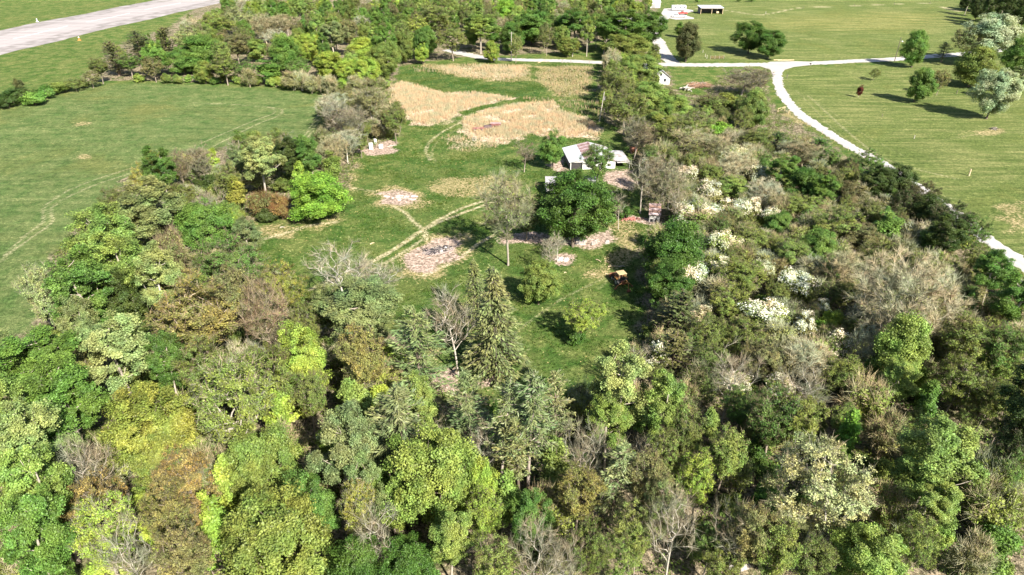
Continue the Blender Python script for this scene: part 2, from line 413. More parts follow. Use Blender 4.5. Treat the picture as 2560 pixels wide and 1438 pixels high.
def soft(poly, edge, wob_a=0.0):
    P = GP(poly)
    x0, y0 = P.min(0) - edge - 3; x1, y1 = P.max(0) + edge + 3
    m = np.zeros(X.shape)
    s = (X > x0) & (X < x1) & (Y > y0) & (Y < y1)
    xs, ys = X[s], Y[s]
    d = line_dist(xs, ys, P, True)
    d = np.where(in_poly(xs, ys, P), d, -d) + wob(xs, ys, 1.7, wob_a)
    m[s] = np.clip(d / edge * 0.5 + 0.5, 0, 1)
    return m
def union(polys, edge, w=0.0):
    m = np.zeros(X.shape)
    for p in polys: m = np.maximum(m, soft(p, edge, w))
    return m
m_dirt = union(DIRT, 1.7, 1.1)
m_dry = union(DRY, 2.6, 1.6) * 0.92
m_reed = np.maximum(union(REEDS, 4.0, 2.2), 0.55 * union(REEDS_THIN, 4.0, 2.2))
m_wood = np.maximum(soft(BIGW, 3.0, 1.5), soft(TOPW, 5.0, 2.0))
m_hay = soft(HAY, 3.0, 1.0)
m_right = np.maximum(soft(RIGHTF, 2.0), soft(PAST, 3.0))
m_lush = np.maximum(soft(LUSH, 4.0, 2.0), 0.55 * soft(YARD, 5.0))
m_cont = soft(CONT, 12.0, 4.0)
m_track = np.zeros(X.shape)
for px, hw, st in TRACKS + [(TRAIL, 0.9, 0.9)]:
    L = smooth_line(GP(px), 1.5)
    s = (X > L[:, 0].min() - 4) & (X < L[:, 0].max() + 4) & (Y > L[:, 1].min() - 4) & (Y < L[:, 1].max() + 4)
    d = line_dist(X[s], Y[s], L) + wob(X[s], Y[s], 0.9, 0.12)
    m_track[s] = np.maximum(m_track[s], st * np.clip(1 - (d - hw * 0.6) / (hw + 0.25), 0, 1))
ground_me = np_mesh('ground', np.stack([X, Y, Z], -1).reshape(-1, 3), F, None, True)
def put_attr(me, name, r, g, b, a):
    at = me.color_attributes.new(name, 'FLOAT_COLOR', 'POINT')
    at.data.foreach_set('color', np.stack([r, g, b, a], -1).astype(np.float32).ravel())
put_attr(ground_me, 'soil', m_dirt, m_dry, m_reed, m_wood)
put_attr(ground_me, 'field', m_hay, m_right, m_lush, m_track)
put_attr(ground_me, 'rows', m_cont, m_cont * 0, m_cont * 0, m_cont * 0 + 1)

gm, nt, gb = new_mat('grass_and_soil')
pos = node(nt, 'ShaderNodeTexCoord').outputs['Object']
def attr(name):
    a = node(nt, 'ShaderNodeAttribute', attribute_name=name)
    s = node(nt, 'ShaderNodeSeparateColor'); nt.links.new(a.outputs['Color'], s.inputs[0])
    return s.outputs[0], s.outputs[1], s.outputs[2], a.outputs['Alpha']
a_dirt, a_dry, a_reed, a_wood = attr('soil')
a_hay, a_right, a_lush, a_track = attr('field')
a_cont = attr('rows')[0]
big = noise(nt, pos, 0.035, 4, 0.6, 0.6)
mid = noise(nt, pos, 0.22, 4, 0.65, 0.4)
fin = noise(nt, pos, 1.6, 4, 0.7)
tiny = noise(nt, pos, 6.0, 3, 0.7)
# streaks left by mowing: noise stretched along one direction
mp = node(nt, 'ShaderNodeMapping'); mp.inputs['Rotation'].default_value = (0, 0, 0.5); mp.inputs['Scale'].default_value = (0.05, 0.55, 1)
nt.links.new(pos, mp.inputs['Vector'])
strk = noise(nt, mp.outputs[0], 1.0, 4, 0.6, 0.5)
yard = mixc(nt, ramp(nt, mid, 0.35, 0.68), (0.056, 0.106, 0.018), (0.150, 0.168, 0.050))
hay = mixc(nt, ramp(nt, mid, 0.3, 0.7), (0.068, 0.116, 0.030), (0.138, 0.168, 0.058))
right = mixc(nt, ramp(nt, strk, 0.3, 0.7), (0.106, 0.138, 0.036), (0.178, 0.188, 0.064))
lush = mixc(nt, ramp(nt, mid, 0.3, 0.7), (0.026, 0.072, 0.014), (0.055, 0.105, 0.020))
right = mixc(nt, ramp(nt, big, 0.42, 0.62, 0.0, 0.75), right, (0.082, 0.122, 0.026))
hay = mixc(nt, ramp(nt, big, 0.45, 0.65, 0.0, 0.6), hay, (0.098, 0.125, 0.036))
c = mixc(nt, a_hay, yard, hay)
c = mixc(nt, a_right, c, right)
c = mixc(nt, math_n(nt, 'MULTIPLY', a_lush, ramp(nt, big, 0.3, 0.62)), c, lush)
c = mixc(nt, math_n(nt, 'MULTIPLY', ramp(nt, big, 0.52, 0.68), 0.5), c, (0.165, 0.165, 0.050))
# contour rows of cut grass on the far pasture
wv = node(nt, 'ShaderNodeTexWave', wave_type='BANDS', bands_direction='Y'); wv.inputs['Scale'].default_value = 0.062
wv.inputs['Distortion'].default_value = 3.0; wv.inputs['Detail'].default_value = 2; wv.inputs['Detail Scale'].default_value = 0.12
nt.links.new(pos, wv.inputs['Vector'])
c = mixc(nt, math_n(nt, 'MULTIPLY', a_cont, ramp(nt, wv.outputs['Fac'], 0.45, 0.8, 0, 0.75)), c, (0.26, 0.23, 0.075))
# straw coloured cuttings and bare specks
fl = math_n(nt, 'MULTIPLY', ramp(nt, fin, 0.60, 0.70), ramp(nt, mid, 0.4, 0.65, 0.0, 0.8))
c = mixc(nt, fl, c, (0.33, 0.29, 0.12))
def masked(a, nz, lo, hi, k=1.0):
    """Ragged edge: the mask plus noise, pushed through a soft threshold."""
    s = math_n(nt, 'ADD', a, math_n(nt, 'MULTIPLY', math_n(nt, 'SUBTRACT', nz, 0.5), k))
    return ramp(nt, s, lo, hi)
dryc = mixc(nt, ramp(nt, fin, 0.35, 0.65), (0.20, 0.185, 0.065), (0.36, 0.28, 0.15))
c = mixc(nt, math_n(nt, 'MULTIPLY', masked(a_dry, fin, 0.35, 0.8, 1.5), 0.85), c, dryc)
reedc = mixc(nt, ramp(nt, fin, 0.35, 0.65), (0.36, 0.27, 0.18), (0.54, 0.415, 0.295))
c = mixc(nt, masked(a_reed, fin, 0.4, 0.75, 0.9), c, reedc)
trc = mixc(nt, ramp(nt, fin, 0.4, 0.6), (0.34, 0.29, 0.15), (0.46, 0.40, 0.25))
c = mixc(nt, math_n(nt, 'MULTIPLY', masked(a_track, fin, 0.15, 0.95, 0.8), math_n(nt, 'ADD', math_n(nt, 'MULTIPLY', a_track, 0.5), 0.4)), c, trc)
litter = mixc(nt, ramp(nt, fin, 0.35, 0.62), (0.100, 0.080, 0.048), (0.29, 0.24, 0.155))
litter = mixc(nt, ramp(nt, mid, 0.48, 0.62, 0, 0.75), litter, (0.060, 0.088, 0.018))
c = mixc(nt, masked(a_wood, mid, 0.35, 0.65, 0.7), c, litter)
dirtc = mixc(nt, ramp(nt, fin, 0.35, 0.65), (0.235, 0.17, 0.125), (0.44, 0.335, 0.265))
c = mixc(nt, masked(a_dirt, fin, 0.30, 0.72, 1.3), c, dirtc)
c = mixc(nt, 0.85, c, mixc(nt, ramp(nt, tiny, 0.3, 0.7), (0.55, 0.57, 0.53), (1.45, 1.43, 1.47)), 'MULTIPLY')
c = mixc(nt, 0.85, c, mixc(nt, ramp(nt, fin, 0.3, 0.7), (0.62, 0.65, 0.62), (1.38, 1.35, 1.38)), 'MULTIPLY')
med = noise(nt, pos, 0.65, 4, 0.7)
c = mixc(nt, 0.8, c, mixc(nt, ramp(nt, med, 0.3, 0.7), (0.74, 0.78, 0.74), (1.26, 1.22, 1.26)), 'MULTIPLY')
c = mixc(nt, math_n(nt, 'MULTIPLY', math_n(nt, 'MAXIMUM', a_hay, a_right), 0.75), c, mixc(nt, 1.0, c, mixc(nt, ramp(nt, strk, 0.35, 0.65), (0.80, 0.84, 0.80), (1.2, 1.16, 1.22)), 'MULTIPLY'))
nt.links.new(c, gb.inputs['Base Color'])
gb.inputs['Roughness'].default_value = 0.95; gb.inputs['Specular IOR Level'].default_value = 0.1
bump(nt, math_n(nt, 'ADD', fin, math_n(nt, 'MULTIPLY', tiny, 0.5)), 0.9, 0.35, gb)
ground_me.materials.append(gm)
ground = link_mesh('ground', ground_me)
tag(ground, 'grass fields, yard and woodland floor seen from the air', kind='structure')

# ------------------------------------------------------------------ roads and runway
def strip(name, centre, width, mat, label, lift=0.05, step=0.9, jag=0.28, parent=None, cross=7):
    L = smooth_line(centre, step)
    T = np.gradient(L, axis=0); T /= np.linalg.norm(T, axis=1)[:, None] + 1e-9
    N = np.stack([-T[:, 1], T[:, 0]], 1)
    r = np.random.default_rng(len(L))
    V = []
    for k in range(cross):
        u = (k / (cross - 1) - 0.5) * 2
        e = (r.normal(0, jag, len(L)) if abs(u) == 1 else 0)
        P = L + N * ((width / 2) * u + e * np.sign(u))[..., None] if abs(u) == 1 else L + N * (width / 2) * u
        z = hgt(P[:, 0], P[:, 1]) + lift - (0.03 if abs(u) == 1 else 0)
        V.append(np.column_stack([P, z]))
    V = np.stack(V, 1); n, m = V.shape[:2]
    I = np.arange(n * m).reshape(n, m)
    Fq = np.stack([I[:-1, :-1], I[1:, :-1], I[1:, 1:], I[:-1, 1:]], -1).reshape(-1, 4)[:, ::-1]
    me = np_mesh(name, V.reshape(-1, 3), Fq, mat)
    al = np.concatenate([[0], np.cumsum(np.linalg.norm(np.diff(L, axis=0), axis=1))])
    for nm, val in (('across', np.tile((np.arange(m) / (m - 1) - 0.5) * width, n)), ('along', np.repeat(al, m))):
        at = me.attributes.new(nm, 'FLOAT', 'POINT'); at.data.foreach_set('value', val.astype(np.float32))
    o = link_mesh(name, me, parent)
    return tag(o, label, kind='structure') if label else o
gmat, nt, b = new_mat('white_gravel')
tc = node(nt, 'ShaderNodeTexCoord').outputs['Object']
cc = mixc(nt, ramp(nt, noise(nt, tc, 0.25, 4, 0.65), 0.35, 0.7), (0.37, 0.345, 0.325), (0.52, 0.50, 0.485))
cc = mixc(nt, 0.6, cc, mixc(nt, noise(nt, tc, 4.0, 3), (0.7, 0.7, 0.7), (1.3, 1.3, 1.3)), 'MULTIPLY')
ac = math_n(nt, 'ABSOLUTE', node(nt, 'ShaderNodeAttribute', attribute_name='across').outputs['Fac'])
rut = math_n(nt, 'SUBTRACT', 1.0, ramp(nt, math_n(nt, 'ABSOLUTE', math_n(nt, 'SUBTRACT', ac, 0.85)), 0.1, 0.55))
cc = mixc(nt, math_n(nt, 'MULTIPLY', math_n(nt, 'SUBTRACT', 1.0, rut), ramp(nt, noise(nt, tc, 0.5, 4), 0.35, 0.65, 0.1, 0.75)), cc, (0.36, 0.32, 0.27))
nt.links.new(cc, b.inputs['Base Color']); b.inputs['Roughness'].default_value = 0.95
rw_half = 16.0
cmat, nt, b = new_mat('runway_concrete')
tc = node(nt, 'ShaderNodeTexCoord').outputs['Object']
mp = node(nt, 'ShaderNodeMapping'); mp.inputs['Rotation'].default_value = (0, 0, -1.38); mp.inputs['Scale'].default_value = (0.02, 0.22, 1)
nt.links.new(tc, mp.inputs['Vector'])
cc = mixc(nt, ramp(nt, noise(nt, mp.outputs[0], 1.0, 4, 0.6), 0.3, 0.7), (0.30, 0.262, 0.248), (0.37, 0.33, 0.315))
cc = mixc(nt, 0.4, cc, mixc(nt, noise(nt, tc, 0.6, 4), (0.75, 0.75, 0.75), (1.25, 1.25, 1.25)), 'MULTIPLY')
def seams(at_name, period, w):
    v = node(nt, 'ShaderNodeAttribute', attribute_name=at_name).outputs['Fac']
    f = math_n(nt, 'ABSOLUTE', math_n(nt, 'SUBTRACT', math_n(nt, 'FRACT', math_n(nt, 'DIVIDE', v, period)), 0.5))
    return ramp(nt, f, 0.5 - w, 0.5)
sm = math_n(nt, 'MAXIMUM', seams('across', 7.6, 0.05), seams('along', 15.0, 0.03))
cc = mixc(nt, math_n(nt, 'MULTIPLY', sm, 0.5), cc, (0.17, 0.15, 0.14))
ae = math_n(nt, 'ABSOLUTE', node(nt, 'ShaderNodeAttribute', attribute_name='across').outputs['Fac'])
cc = mixc(nt, math_n(nt, 'MULTIPLY', ramp(nt, ae, rw_half - 5, rw_half), ramp(nt, noise(nt, tc, 0.15, 4), 0.35, 0.65)), cc, (0.20, 0.175, 0.16))
nt.links.new(cc, b.inputs['Base Color']); b.inputs['Roughness'].default_value = 0.9
strip('gravel_road', GP(ROAD_MAIN[0]), ROAD_MAIN[1], gmat, 'pale gravel road crossing behind the yard and fields', 0.07)
strip('gravel_drive', GP(ROAD_DRIVE[0]), ROAD_DRIVE[1], gmat, 'white gravel lane curving down from the road past the mown field', 0.078)
strip('farm_drive', GP(ROAD_FARM[0]), ROAD_FARM[1], gmat, 'short gravel drive leading up to the parked trailer', 0.086)
# flared corner of the lane
jn = GP([(1898, 166), (1925, 155), (1990, 154), (2035, 155), (2030, 163), (1985, 168), (1962, 175), (1950, 190), (1932, 190), (1926, 175)])
jc = jn.mean(0)
jv = [(jc[0], jc[1], float(hgt(*jc)) + 0.10)] + [(p[0], p[1], float(hgt(*p)) + 0.10) for p in jn]
o = MB().add(jv, [(0, 1 + (k + 1) % len(jn), 1 + k) for k in range(len(jn))]).build('gravel_junction', gmat)
tag(o, 'flared white gravel corner where the lane meets the road', kind='structure')
pad = GP([(1653, 34), (1660, 22), (1700, 20), (1733, 26), (1735, 48), (1690, 50), (1662, 44)])
pc = pad.mean(0)
o = MB().add([(pc[0], pc[1], float(hgt(*pc)) + 0.10)] + [(p[0], p[1], float(hgt(*p)) + 0.10) for p in pad], [(0, 1 + (k + 1) % len(pad), 1 + k) for k in range(len(pad))]).build('gravel_pad', gmat)
tag(o, 'pale gravel parking pad under the trailer and trucks', kind='structure')
for o in (bpy.data.objects['gravel_junction'], bpy.data.objects['gravel_pad']):
    if o.data.polygons[0].normal.z < 0: o.data.flip_normals()
ra, rb = G(0, 76.5), G(320, 10)
rc, rd = G(0, 137.8), G(320, 64.4)
td = ((rb - ra).normalized() + (rd - rc).normalized()).normalized()
tn = Vector((-td.y, td.x, 0))
mid_r = (ra + rc) / 2
rw_w = abs((ra - rc).dot(tn))
cl = np.array([[mid_r.x + td.x * t, mid_r.y + td.y * t] for t in np.linspace(-260, 420, 70)])
runway = strip('runway', cl, rw_w, cmat, 'wide pale concrete runway strip crossing the top corner', 0.06, 4, 0.35, None, 13)
print('RUNWAY WIDTH', rw_w)
wp = mat_worn('runway_paint', (0.60, 0.60, 0.59), (0.5, 0.49, 0.48), 0.4, 0.8, 0.0)
m0 = G(35, 97.5); t0 = (m0 - mid_r).dot(td)
for k in range(-1, 6):
    a = t0 + k * 52.0
    L = np.array([[mid_r.x + td.x * t, mid_r.y + td.y * t] for t in np.linspace(a, a + 38, 14)])
    strip('painted_dash', L, 0.9, wp, None, 0.10, 3, 0.02, runway, 2)

# ------------------------------------------------------------------ tall dry grass and rough grass
def scatter_in(polys, dens, r):
    out = []
    for p in polys:
        P = GP(p); lo, hi = P.min(0), P.max(0)
        n = int((hi[0] - lo[0]) * (hi[1] - lo[1]) * dens)
        q = r.uniform(lo, hi, (n, 2))
        out.append(q[in_poly(q[:, 0], q[:, 1], P)])
    return np.vstack(out)
def blades(Pxy, r, h, w, lean, n):
    """n upright tapering blades round each point."""
    B = np.repeat(Pxy, n, 0) + r.normal(0, 0.14, (len(Pxy) * n, 2))
    m = len(B); H = h * r.uniform(0.55, 1.2, m); a = r.uniform(0, math.pi, m); wd = w * r.uniform(0.6, 1.3, m)
    z = hgt(B[:, 0], B[:, 1])
    lx, ly = r.normal(0, lean, m) * H, r.normal(0, lean, m) * H
    ux, uy = np.cos(a) * wd / 2, np.sin(a) * wd / 2
    v0 = np.column_stack([B[:, 0] - ux, B[:, 1] - uy, z - 0.03]); v1 = np.column_stack([B[:, 0] + ux, B[:, 1] + uy, z - 0.03])
    v2 = np.column_stack([B[:, 0] + lx + ux * 0.35, B[:, 1] + ly + uy * 0.35, z + H]); v3 = np.column_stack([B[:, 0] + lx - ux * 0.35, B[:, 1] + ly - uy * 0.35, z + H])
    return np.stack([v0, v1, v2, v3], 1).reshape(-1, 3), np.arange(m * 4).reshape(-1, 4)
def stuff(name, V, F, mat, color, label):
    o = link_mesh(name, np_mesh(name, V, F, mat)); o.color = color
    return tag(o, label, kind='stuff')
rr = np.random.default_rng(3)
m_straw = mat_leaf('dry_stalks', 0.15, 0.5, 0.1)
pts = np.vstack([scatter_in(REEDS, 8.0, rr), scatter_in(REEDS_THIN, 2.2, rr)])
edge = np.minimum.reduce([line_dist(pts[:, 0], pts[:, 1], GP(q), True) for q in REEDS + REEDS_THIN])
keep = (wob(pts[:, 0], pts[:, 1], 2.3, 1.0) + 0.6 * wob(pts[:, 0], pts[:, 1], 6.1, 1.0) + rr.normal(0, 0.4, len(pts)) > -0.55) & (rr.uniform(0, 4.5, len(pts)) < edge + 0.35)
V, F = blades(pts[keep], rr, 1.05, 0.085, 0.16, 5)
stuff('tall_dry_grass', V, F, m_straw, (0.70, 0.53, 0.40, 1), 'tall pale tan dry grass standing in drifts behind the garage')
V, F = blades(scatter_in(REEDS_SPARSE, 0.75, rr), rr, 1.0, 0.13, 0.15, 3)
stuff('thin_dry_grass', V, F, m_straw, (0.50, 0.38, 0.27, 1), 'thin scattered dry stalks in the green meadow below the road')
yp = scatter_in([YARD], 3.0, rr)
rp = np.vstack([GP(q) for q in (DIRT[1], DIRT[0])])
bad = np.zeros(len(yp), bool)
for d in DIRT + REEDS: bad |= in_poly(yp[:, 0], yp[:, 1], GP(d))
yp = yp[~bad]
sel = wob(yp[:, 0], yp[:, 1], 3.1, 1) + rr.normal(0, 0.5, len(yp)) > 0.25
V, F = blades(yp[sel], rr, 0.22, 0.22, 0.5, 3)
stuff('rough_grass', V, F, m_straw, (0.085, 0.135, 0.025, 1), 'rough green grass tufts across the yard')
V, F = blades(yp[~sel][::6], rr, 0.10, 0.30, 1.2, 2)
stuff('cut_straw', V, F, m_straw, (0.42, 0.36, 0.17, 1), 'straw coloured grass cuttings strewn over the yard')
# ------------------------------------------------------------------ tree builder
def unit(v): return v / (np.linalg.norm(v, axis=-1, keepdims=True) + 1e-9)
def rand_dirs(r, n): return unit(r.normal(0, 1, (n, 3)))
def cards(r, P, N, L, W, fold=0.18, T=None):
    """Folded diamond leaves: centres P, normals N, lengths L, widths W."""
    n = len(P)
    if T is None: T = rand_dirs(r, n)
    T = unit(T - N * (T * N).sum(1, keepdims=True)); B = np.cross(N, T)
    L = np.broadcast_to(L, n)[:, None]; W = np.broadcast_to(W, n)[:, None]
    V = np.stack([P - T * L / 2, P + B * W / 2 + N * (fold * W), P + T * L / 2, P - B * W / 2 + N * (fold * W)], 1)
    return V.reshape(-1, 3), np.arange(n * 4).reshape(-1, 4)
def crown_targets(r, n, H, W, zb, nl, spread=0.66, lobe=0.40, flat=1.0, shape='round'):
    cz, rz, rx = (H + zb) / 2, (H - zb) / 2, W / 2
    D = rand_dirs(r, nl * 4)
    # spread the lobes apart (greedy farthest point)
    pick = [0]
    dm = np.linalg.norm(D - D[0], axis=1)
    for _ in range(nl - 1):
        k = int(np.argmax(dm)); pick.append(k); dm = np.minimum(dm, np.linalg.norm(D - D[k], axis=1))
    D = D[pick] * r.uniform(spread * 0.75, spread * 1.1, (nl, 1))
    D = np.vstack([D, [[0, 0, 0.1]]])
    k = r.integers(0, len(D), n)
    off = rand_dirs(r, n) * (r.uniform(0.25, 1, n) ** 0.45)[:, None] * lobe * r.uniform(0.75, 1.15, len(D))[k][:, None]
    P = D[k] + off
    if shape == 'cone':
        u = np.clip((P[:, 2] + 1) / 2, 0, 1); P[:, :2] *= (1.15 * (1 - u) ** 0.8 + 0.12)[:, None]
    elif shape == 'egg':
        u = np.clip((P[:, 2] + 1) / 2, 0, 1); P[:, :2] *= (1.1 - 0.35 * u)[:, None]
    elif shape == 'vase':
        u = np.clip((P[:, 2] + 1) / 2, 0, 1); P[:, :2] *= (0.55 + 0.6 * u)[:, None]
    Q = np.column_stack([P[:, 0] * rx, P[:, 1] * rx, cz + P[:, 2] * rz * flat])
    return Q, k
def skeleton(r, targets, trunk_top, lean=0.0, seg=0.8, jit=0.12, trunk_rise=0.5, stems=1, rt=0.02, power=0.44, stem_spread=0.6):
    nodes, par = [], []
    for s in range(stems):
        a = r.uniform(0, 2 * math.pi); d = np.array([math.cos(a), math.sin(a)]) * (stem_spread if stems > 1 else lean)
        b = np.array([0.25 * d[0], 0.25 * d[1]]) if stems > 1 else np.zeros(2)
        k = max(4, int(trunk_top / 0.9)); prev = -1; ph = r.uniform(0, 6)
        for i in range(k + 1):
            u = i / k
            nodes.append(np.array([b[0] + d[0] * trunk_top * 0.35 * u ** 1.3 + 0.10 * math.sin(3.3 * u + ph), b[1] + d[1] * trunk_top * 0.35 * u ** 1.3 + 0.10 * math.cos(2.7 * u + ph), trunk_top * u]))
            par.append(prev); prev = len(nodes) - 1
    nodes = list(nodes); N = np.array(nodes)
    axis = N[:, :2].mean(0)
    order = np.argsort(np.linalg.norm(targets[:, :2] - axis, axis=1) + 0.35 * np.abs(targets[:, 2] - trunk_top))
    tips = []
    for ti in order:
        t = targets[ti]
        d = t - N; dist = np.linalg.norm(d, axis=1); hor = np.hypot(d[:, 0], d[:, 1])
        cost = dist + 1.1 * np.maximum(0, N[:, 2] - t[2] + trunk_rise * hor) + np.where(N[:, 2] < 0.14 * trunk_top, 6, 0)
        j = int(np.argmin(cost)); p = N[j]; L = dist[j]
        k = max(1, int(round(L / seg)))
        side = r.normal(0, jit * L, 3); mid = (p + t) / 2 + side + np.array([0, 0, -0.04 * L])
        prev = j; new = []
        for i in range(1, k + 1):
            u = i / k
            q = (1 - u) ** 2 * p + 2 * u * (1 - u) * mid + u * u * t
            if i < k: q = q + r.normal(0, jit * seg * 0.5, 3)
            nodes.append(q); par.append(prev); prev = len(nodes) - 1; new.append(q)
        N = np.vstack([N] + [q[None] for q in new]); tips.append(prev)
    par = np.array(par); n = len(par)
    cnt = np.zeros(n); cnt[tips] = 1
    for i in range(n - 1, -1, -1):
        if par[i] >= 0: cnt[par[i]] += cnt[i]
    rad = rt * np.maximum(cnt, 0.6) ** power
    return N, par, rad, np.array(tips)
def branch_mesh(N, par, rad, sides=5, flare=1.25, minr=0.0):
    ids = np.where((par >= 0) & (rad >= minr))[0]
    A = N[par[ids]]; Bp = N[ids]; ra = np.minimum(rad[par[ids]], rad[ids] * 1.5); rb = rad[ids]
    ra = ra * np.where(A[:, 2] < 0.05, flare, 1)
    d = unit(Bp - A); ref = np.where(np.abs(d[:, 2:3]) > 0.9, np.array([[1.0, 0, 0]]), np.array([[0, 0, 1.0]]))
    u = unit(np.cross(d, ref)); w = np.cross(d, u)
    ang = np.arange(sides) * 2 * math.pi / sides
    ring = np.cos(ang)[None, :, None] * u[:, None] + np.sin(ang)[None, :, None] * w[:, None]
    V = np.concatenate([A[:, None] - d[:, None] * 0.02 + ring * ra[:, None, None], Bp[:, None] + ring * rb[:, None, None]], 1)
    m = len(ids); base = (np.arange(m) * sides * 2)[:, None]
    k = np.arange(sides)
    F = np.stack([base + k, base + (k + 1) % sides, base + sides + (k + 1) % sides, base + sides + k], -1)
    return V.reshape(-1, 3), F.reshape(-1, 4)
def twig_mesh(r, N, par, idxs, per, length, width, spread, up=0.25):
    """Thin tapering twigs that leave the given nodes."""
    idxs = np.repeat(idxs, per)
    d = unit(N[idxs] - N[par[idxs]])
    D = unit(d + rand_dirs(r, len(idxs)) * spread + np.array([0, 0, up]))
    L = length * r.uniform(0.5, 1.2, len(idxs))[:, None]
    P = N[idxs] - d * r.uniform(0, 0.5, len(idxs))[:, None]
    S = unit(np.cross(D, rand_dirs(r, len(idxs)))) * width / 2
    mid = P + D * L * 0.5 + rand_dirs(r, len(idxs)) * L * 0.08
    V = np.stack([P - S, P + S, mid + S * 0.7, P + D * L], 1)
    V2 = np.stack([P - S, mid + S * 0.7, P + D * L, mid - S * 0.7], 1)
    V = np.stack([P - S, P + S, mid + S * 0.7, mid - S * 0.7], 1)
    W = np.stack([mid - S * 0.7, mid + S * 0.7, P + D * L + S * 0.2, P + D * L - S * 0.2], 1)
    A = np.concatenate([V, W], 1).reshape(-1, 3)
    base = (np.arange(len(idxs)) * 8)[:, None]
    F = np.concatenate([base + np.array([0, 1, 2, 3]), base + np.array([4, 5, 6, 7])], 1).reshape(-1, 4)
    return A, F
def set_tint(me, t):
    at = me.attributes.new('tint', 'FLOAT', 'POINT'); at.data.foreach_set('value', np.asarray(t, np.float32))
def leaf_clumps(r, T, axis_c, rc, per, L, W, upw=0.55, outw=0.6, rnd=0.8, flat=0.75):
    n = len(T); per_n = np.maximum(3, (per * r.uniform(0.55, 1.4, n)).astype(int))
    k = np.repeat(np.arange(n), per_n); m = len(k)
    off = rand_dirs(r, m) * (r.uniform(0, 1, m) ** 0.5)[:, None] * rc * r.uniform(0.7, 1.25, n)[k][:, None]
    off[:, 2] *= flat
    P = T[k] + off
    out = unit(P - axis_c)
    Nn = unit(out * outw + np.array([0, 0, upw]) + rand_dirs(r, m) * rnd)
    V, F = cards(r, P, Nn, L * r.uniform(0.45, 1.55, m), W * r.uniform(0.45, 1.5, m))
    tint = np.repeat(np.clip(r.normal(0.5, 0.25, n), 0, 1)[k], 4)
    return V, F, tint
PROTO = {}
def add_proto(kind, parts, N_or_pts, H=None):
    P = np.asarray(N_or_pts)
    c = np.median(P[:, :2], axis=0)
    rad = np.percentile(np.linalg.norm(P[:, :2] - c, axis=1), 97)
    z0, z1 = np.percentile(P[:, 2], 3), P[:, 2].max()
    PROTO.setdefault(kind, []).append(dict(parts=parts, W=2 * rad, H=z1, cz=(z0 + z1) / 2, off=c))
def broadleaf(kind, seed, H, W, zb, nl, n, rc, per, L, Wd, lean=0.0, stems=1, shape='round', rt=0.022, spread=0.66, lobe=0.4, trunk=0.6, jit=0.1, twigs=0, flat=1.0, minr=0.02, upw=0.55):
    r = np.random.default_rng(seed)
    T, lk = crown_targets(r, n, H - rc * 0.6, W - rc, zb, nl, spread, lobe, flat, shape)
    T[:, 2] = np.maximum(T[:, 2], 0.25)
    N, par, rad, tips = skeleton(r, T, H * trunk, lean, 0.9, jit, 0.5, stems, rt)
    bV, bF = branch_mesh(N, par, rad, 5, 1.35, minr)
    V, F, t = leaf_clumps(r, T, np.array([0, 0, (H + zb) / 2 - 1]), rc, per, L, Wd, upw)
    parts = [('trunk', np_mesh('trunk', bV, bF, M['bark'], True))]
    me = np_mesh('crown', V, F, M['leaf']); set_tint(me, t); parts.append(('crown', me))
    if twigs:
        tV, tF = twig_mesh(r, N, par, tips, twigs, 1.1, 0.045, 0.6)
        me = np_mesh('twigs', tV, tF, M['twig']); parts.append(('twigs', me))
    add_proto(kind, parts, V)
def leafless(kind, seed, H, W, zb, nl, n, twigs, tl, tw, rt, power, jit, stems=1, shape='vase', trunk=0.55, minr=0.0, buds=0, lean=0.1, per_mid=0):
    r = np.random.default_rng(seed)
    T, lk = crown_targets(r, n, H - 0.5, W - 0.6, zb, nl, 0.62, 0.42, 1.0, shape)
    T[:, 2] = np.maximum(T[:, 2], 0.3)
    N, par, rad, tips = skeleton(r, T, H * trunk, lean, 0.8, jit, 0.7, stems, rt, power)
    bV, bF = branch_mesh(N, par, rad, 5, 1.3, minr)
    parts = [('trunk', np_mesh('trunk', bV, bF, M['bark'], True))]
    tV, tF = twig_mesh(r, N, par, tips, twigs, tl, tw, 0.7)
    if per_mid:
        fine = np.where((rad < np.percentile(rad, 75)) & (par >= 0))[0]
        V2, F2 = twig_mesh(r, N, par, fine, per_mid, tl, tw, 1.0); F2 = F2 + len(tV); tV = np.vstack([tV, V2]); tF = np.vstack([tF, F2])
    parts.append(('crown', np_mesh('crown', tV, tF, M['twig'])))
    if buds:
        V, F, t = leaf_clumps(r, T, np.array([0, 0, H * 0.5]), 0.6, buds, 0.20, 0.14)
        me = np_mesh('leaves', V, F, M['leaf']); set_tint(me, t); parts.append(('leaves', me))
    add_proto(kind, parts, N[tips])
def blossom(kind, seed, H, W, zb, n, per, petals):
    r = np.random.default_rng(seed)
    T, lk = crown_targets(r, n, H - 0.4, W - 0.8, zb, 8, 0.62, 0.42)
    T[:, 2] = np.maximum(T[:, 2], 0.25)
    N, par, rad, tips = skeleton(r, T, H * 0.5, 0.1, 0.8, 0.12, 0.5, 3, 0.02, 0.44, 0.5)
    parts = [('trunk', np_mesh('trunk', *branch_mesh(N, par, rad, 5), M['bark'], True))]
    V, F, t = leaf_clumps(r, T, np.array([0, 0, H * 0.4]), 0.75, per, 0.22, 0.15)
    me = np_mesh('crown', V, F, M['leaf']); set_tint(me, t); parts.append(('crown', me))
    hi = T[(T[:, 2] > np.percentile(T[:, 2], 25)) & (r.random(len(T)) < 0.72)] + np.array([0, 0, 0.3])
    V, F, t = leaf_clumps(r, hi, np.array([0, 0, H * 0.3]), 0.62, petals, 0.20, 0.16, 0.7, 0.7, 0.7, 0.8)
    me = np_mesh('blossom', V, F, M['petal']); set_tint(me, t); parts.append(('blossom', me))
    add_proto(kind, parts, V)
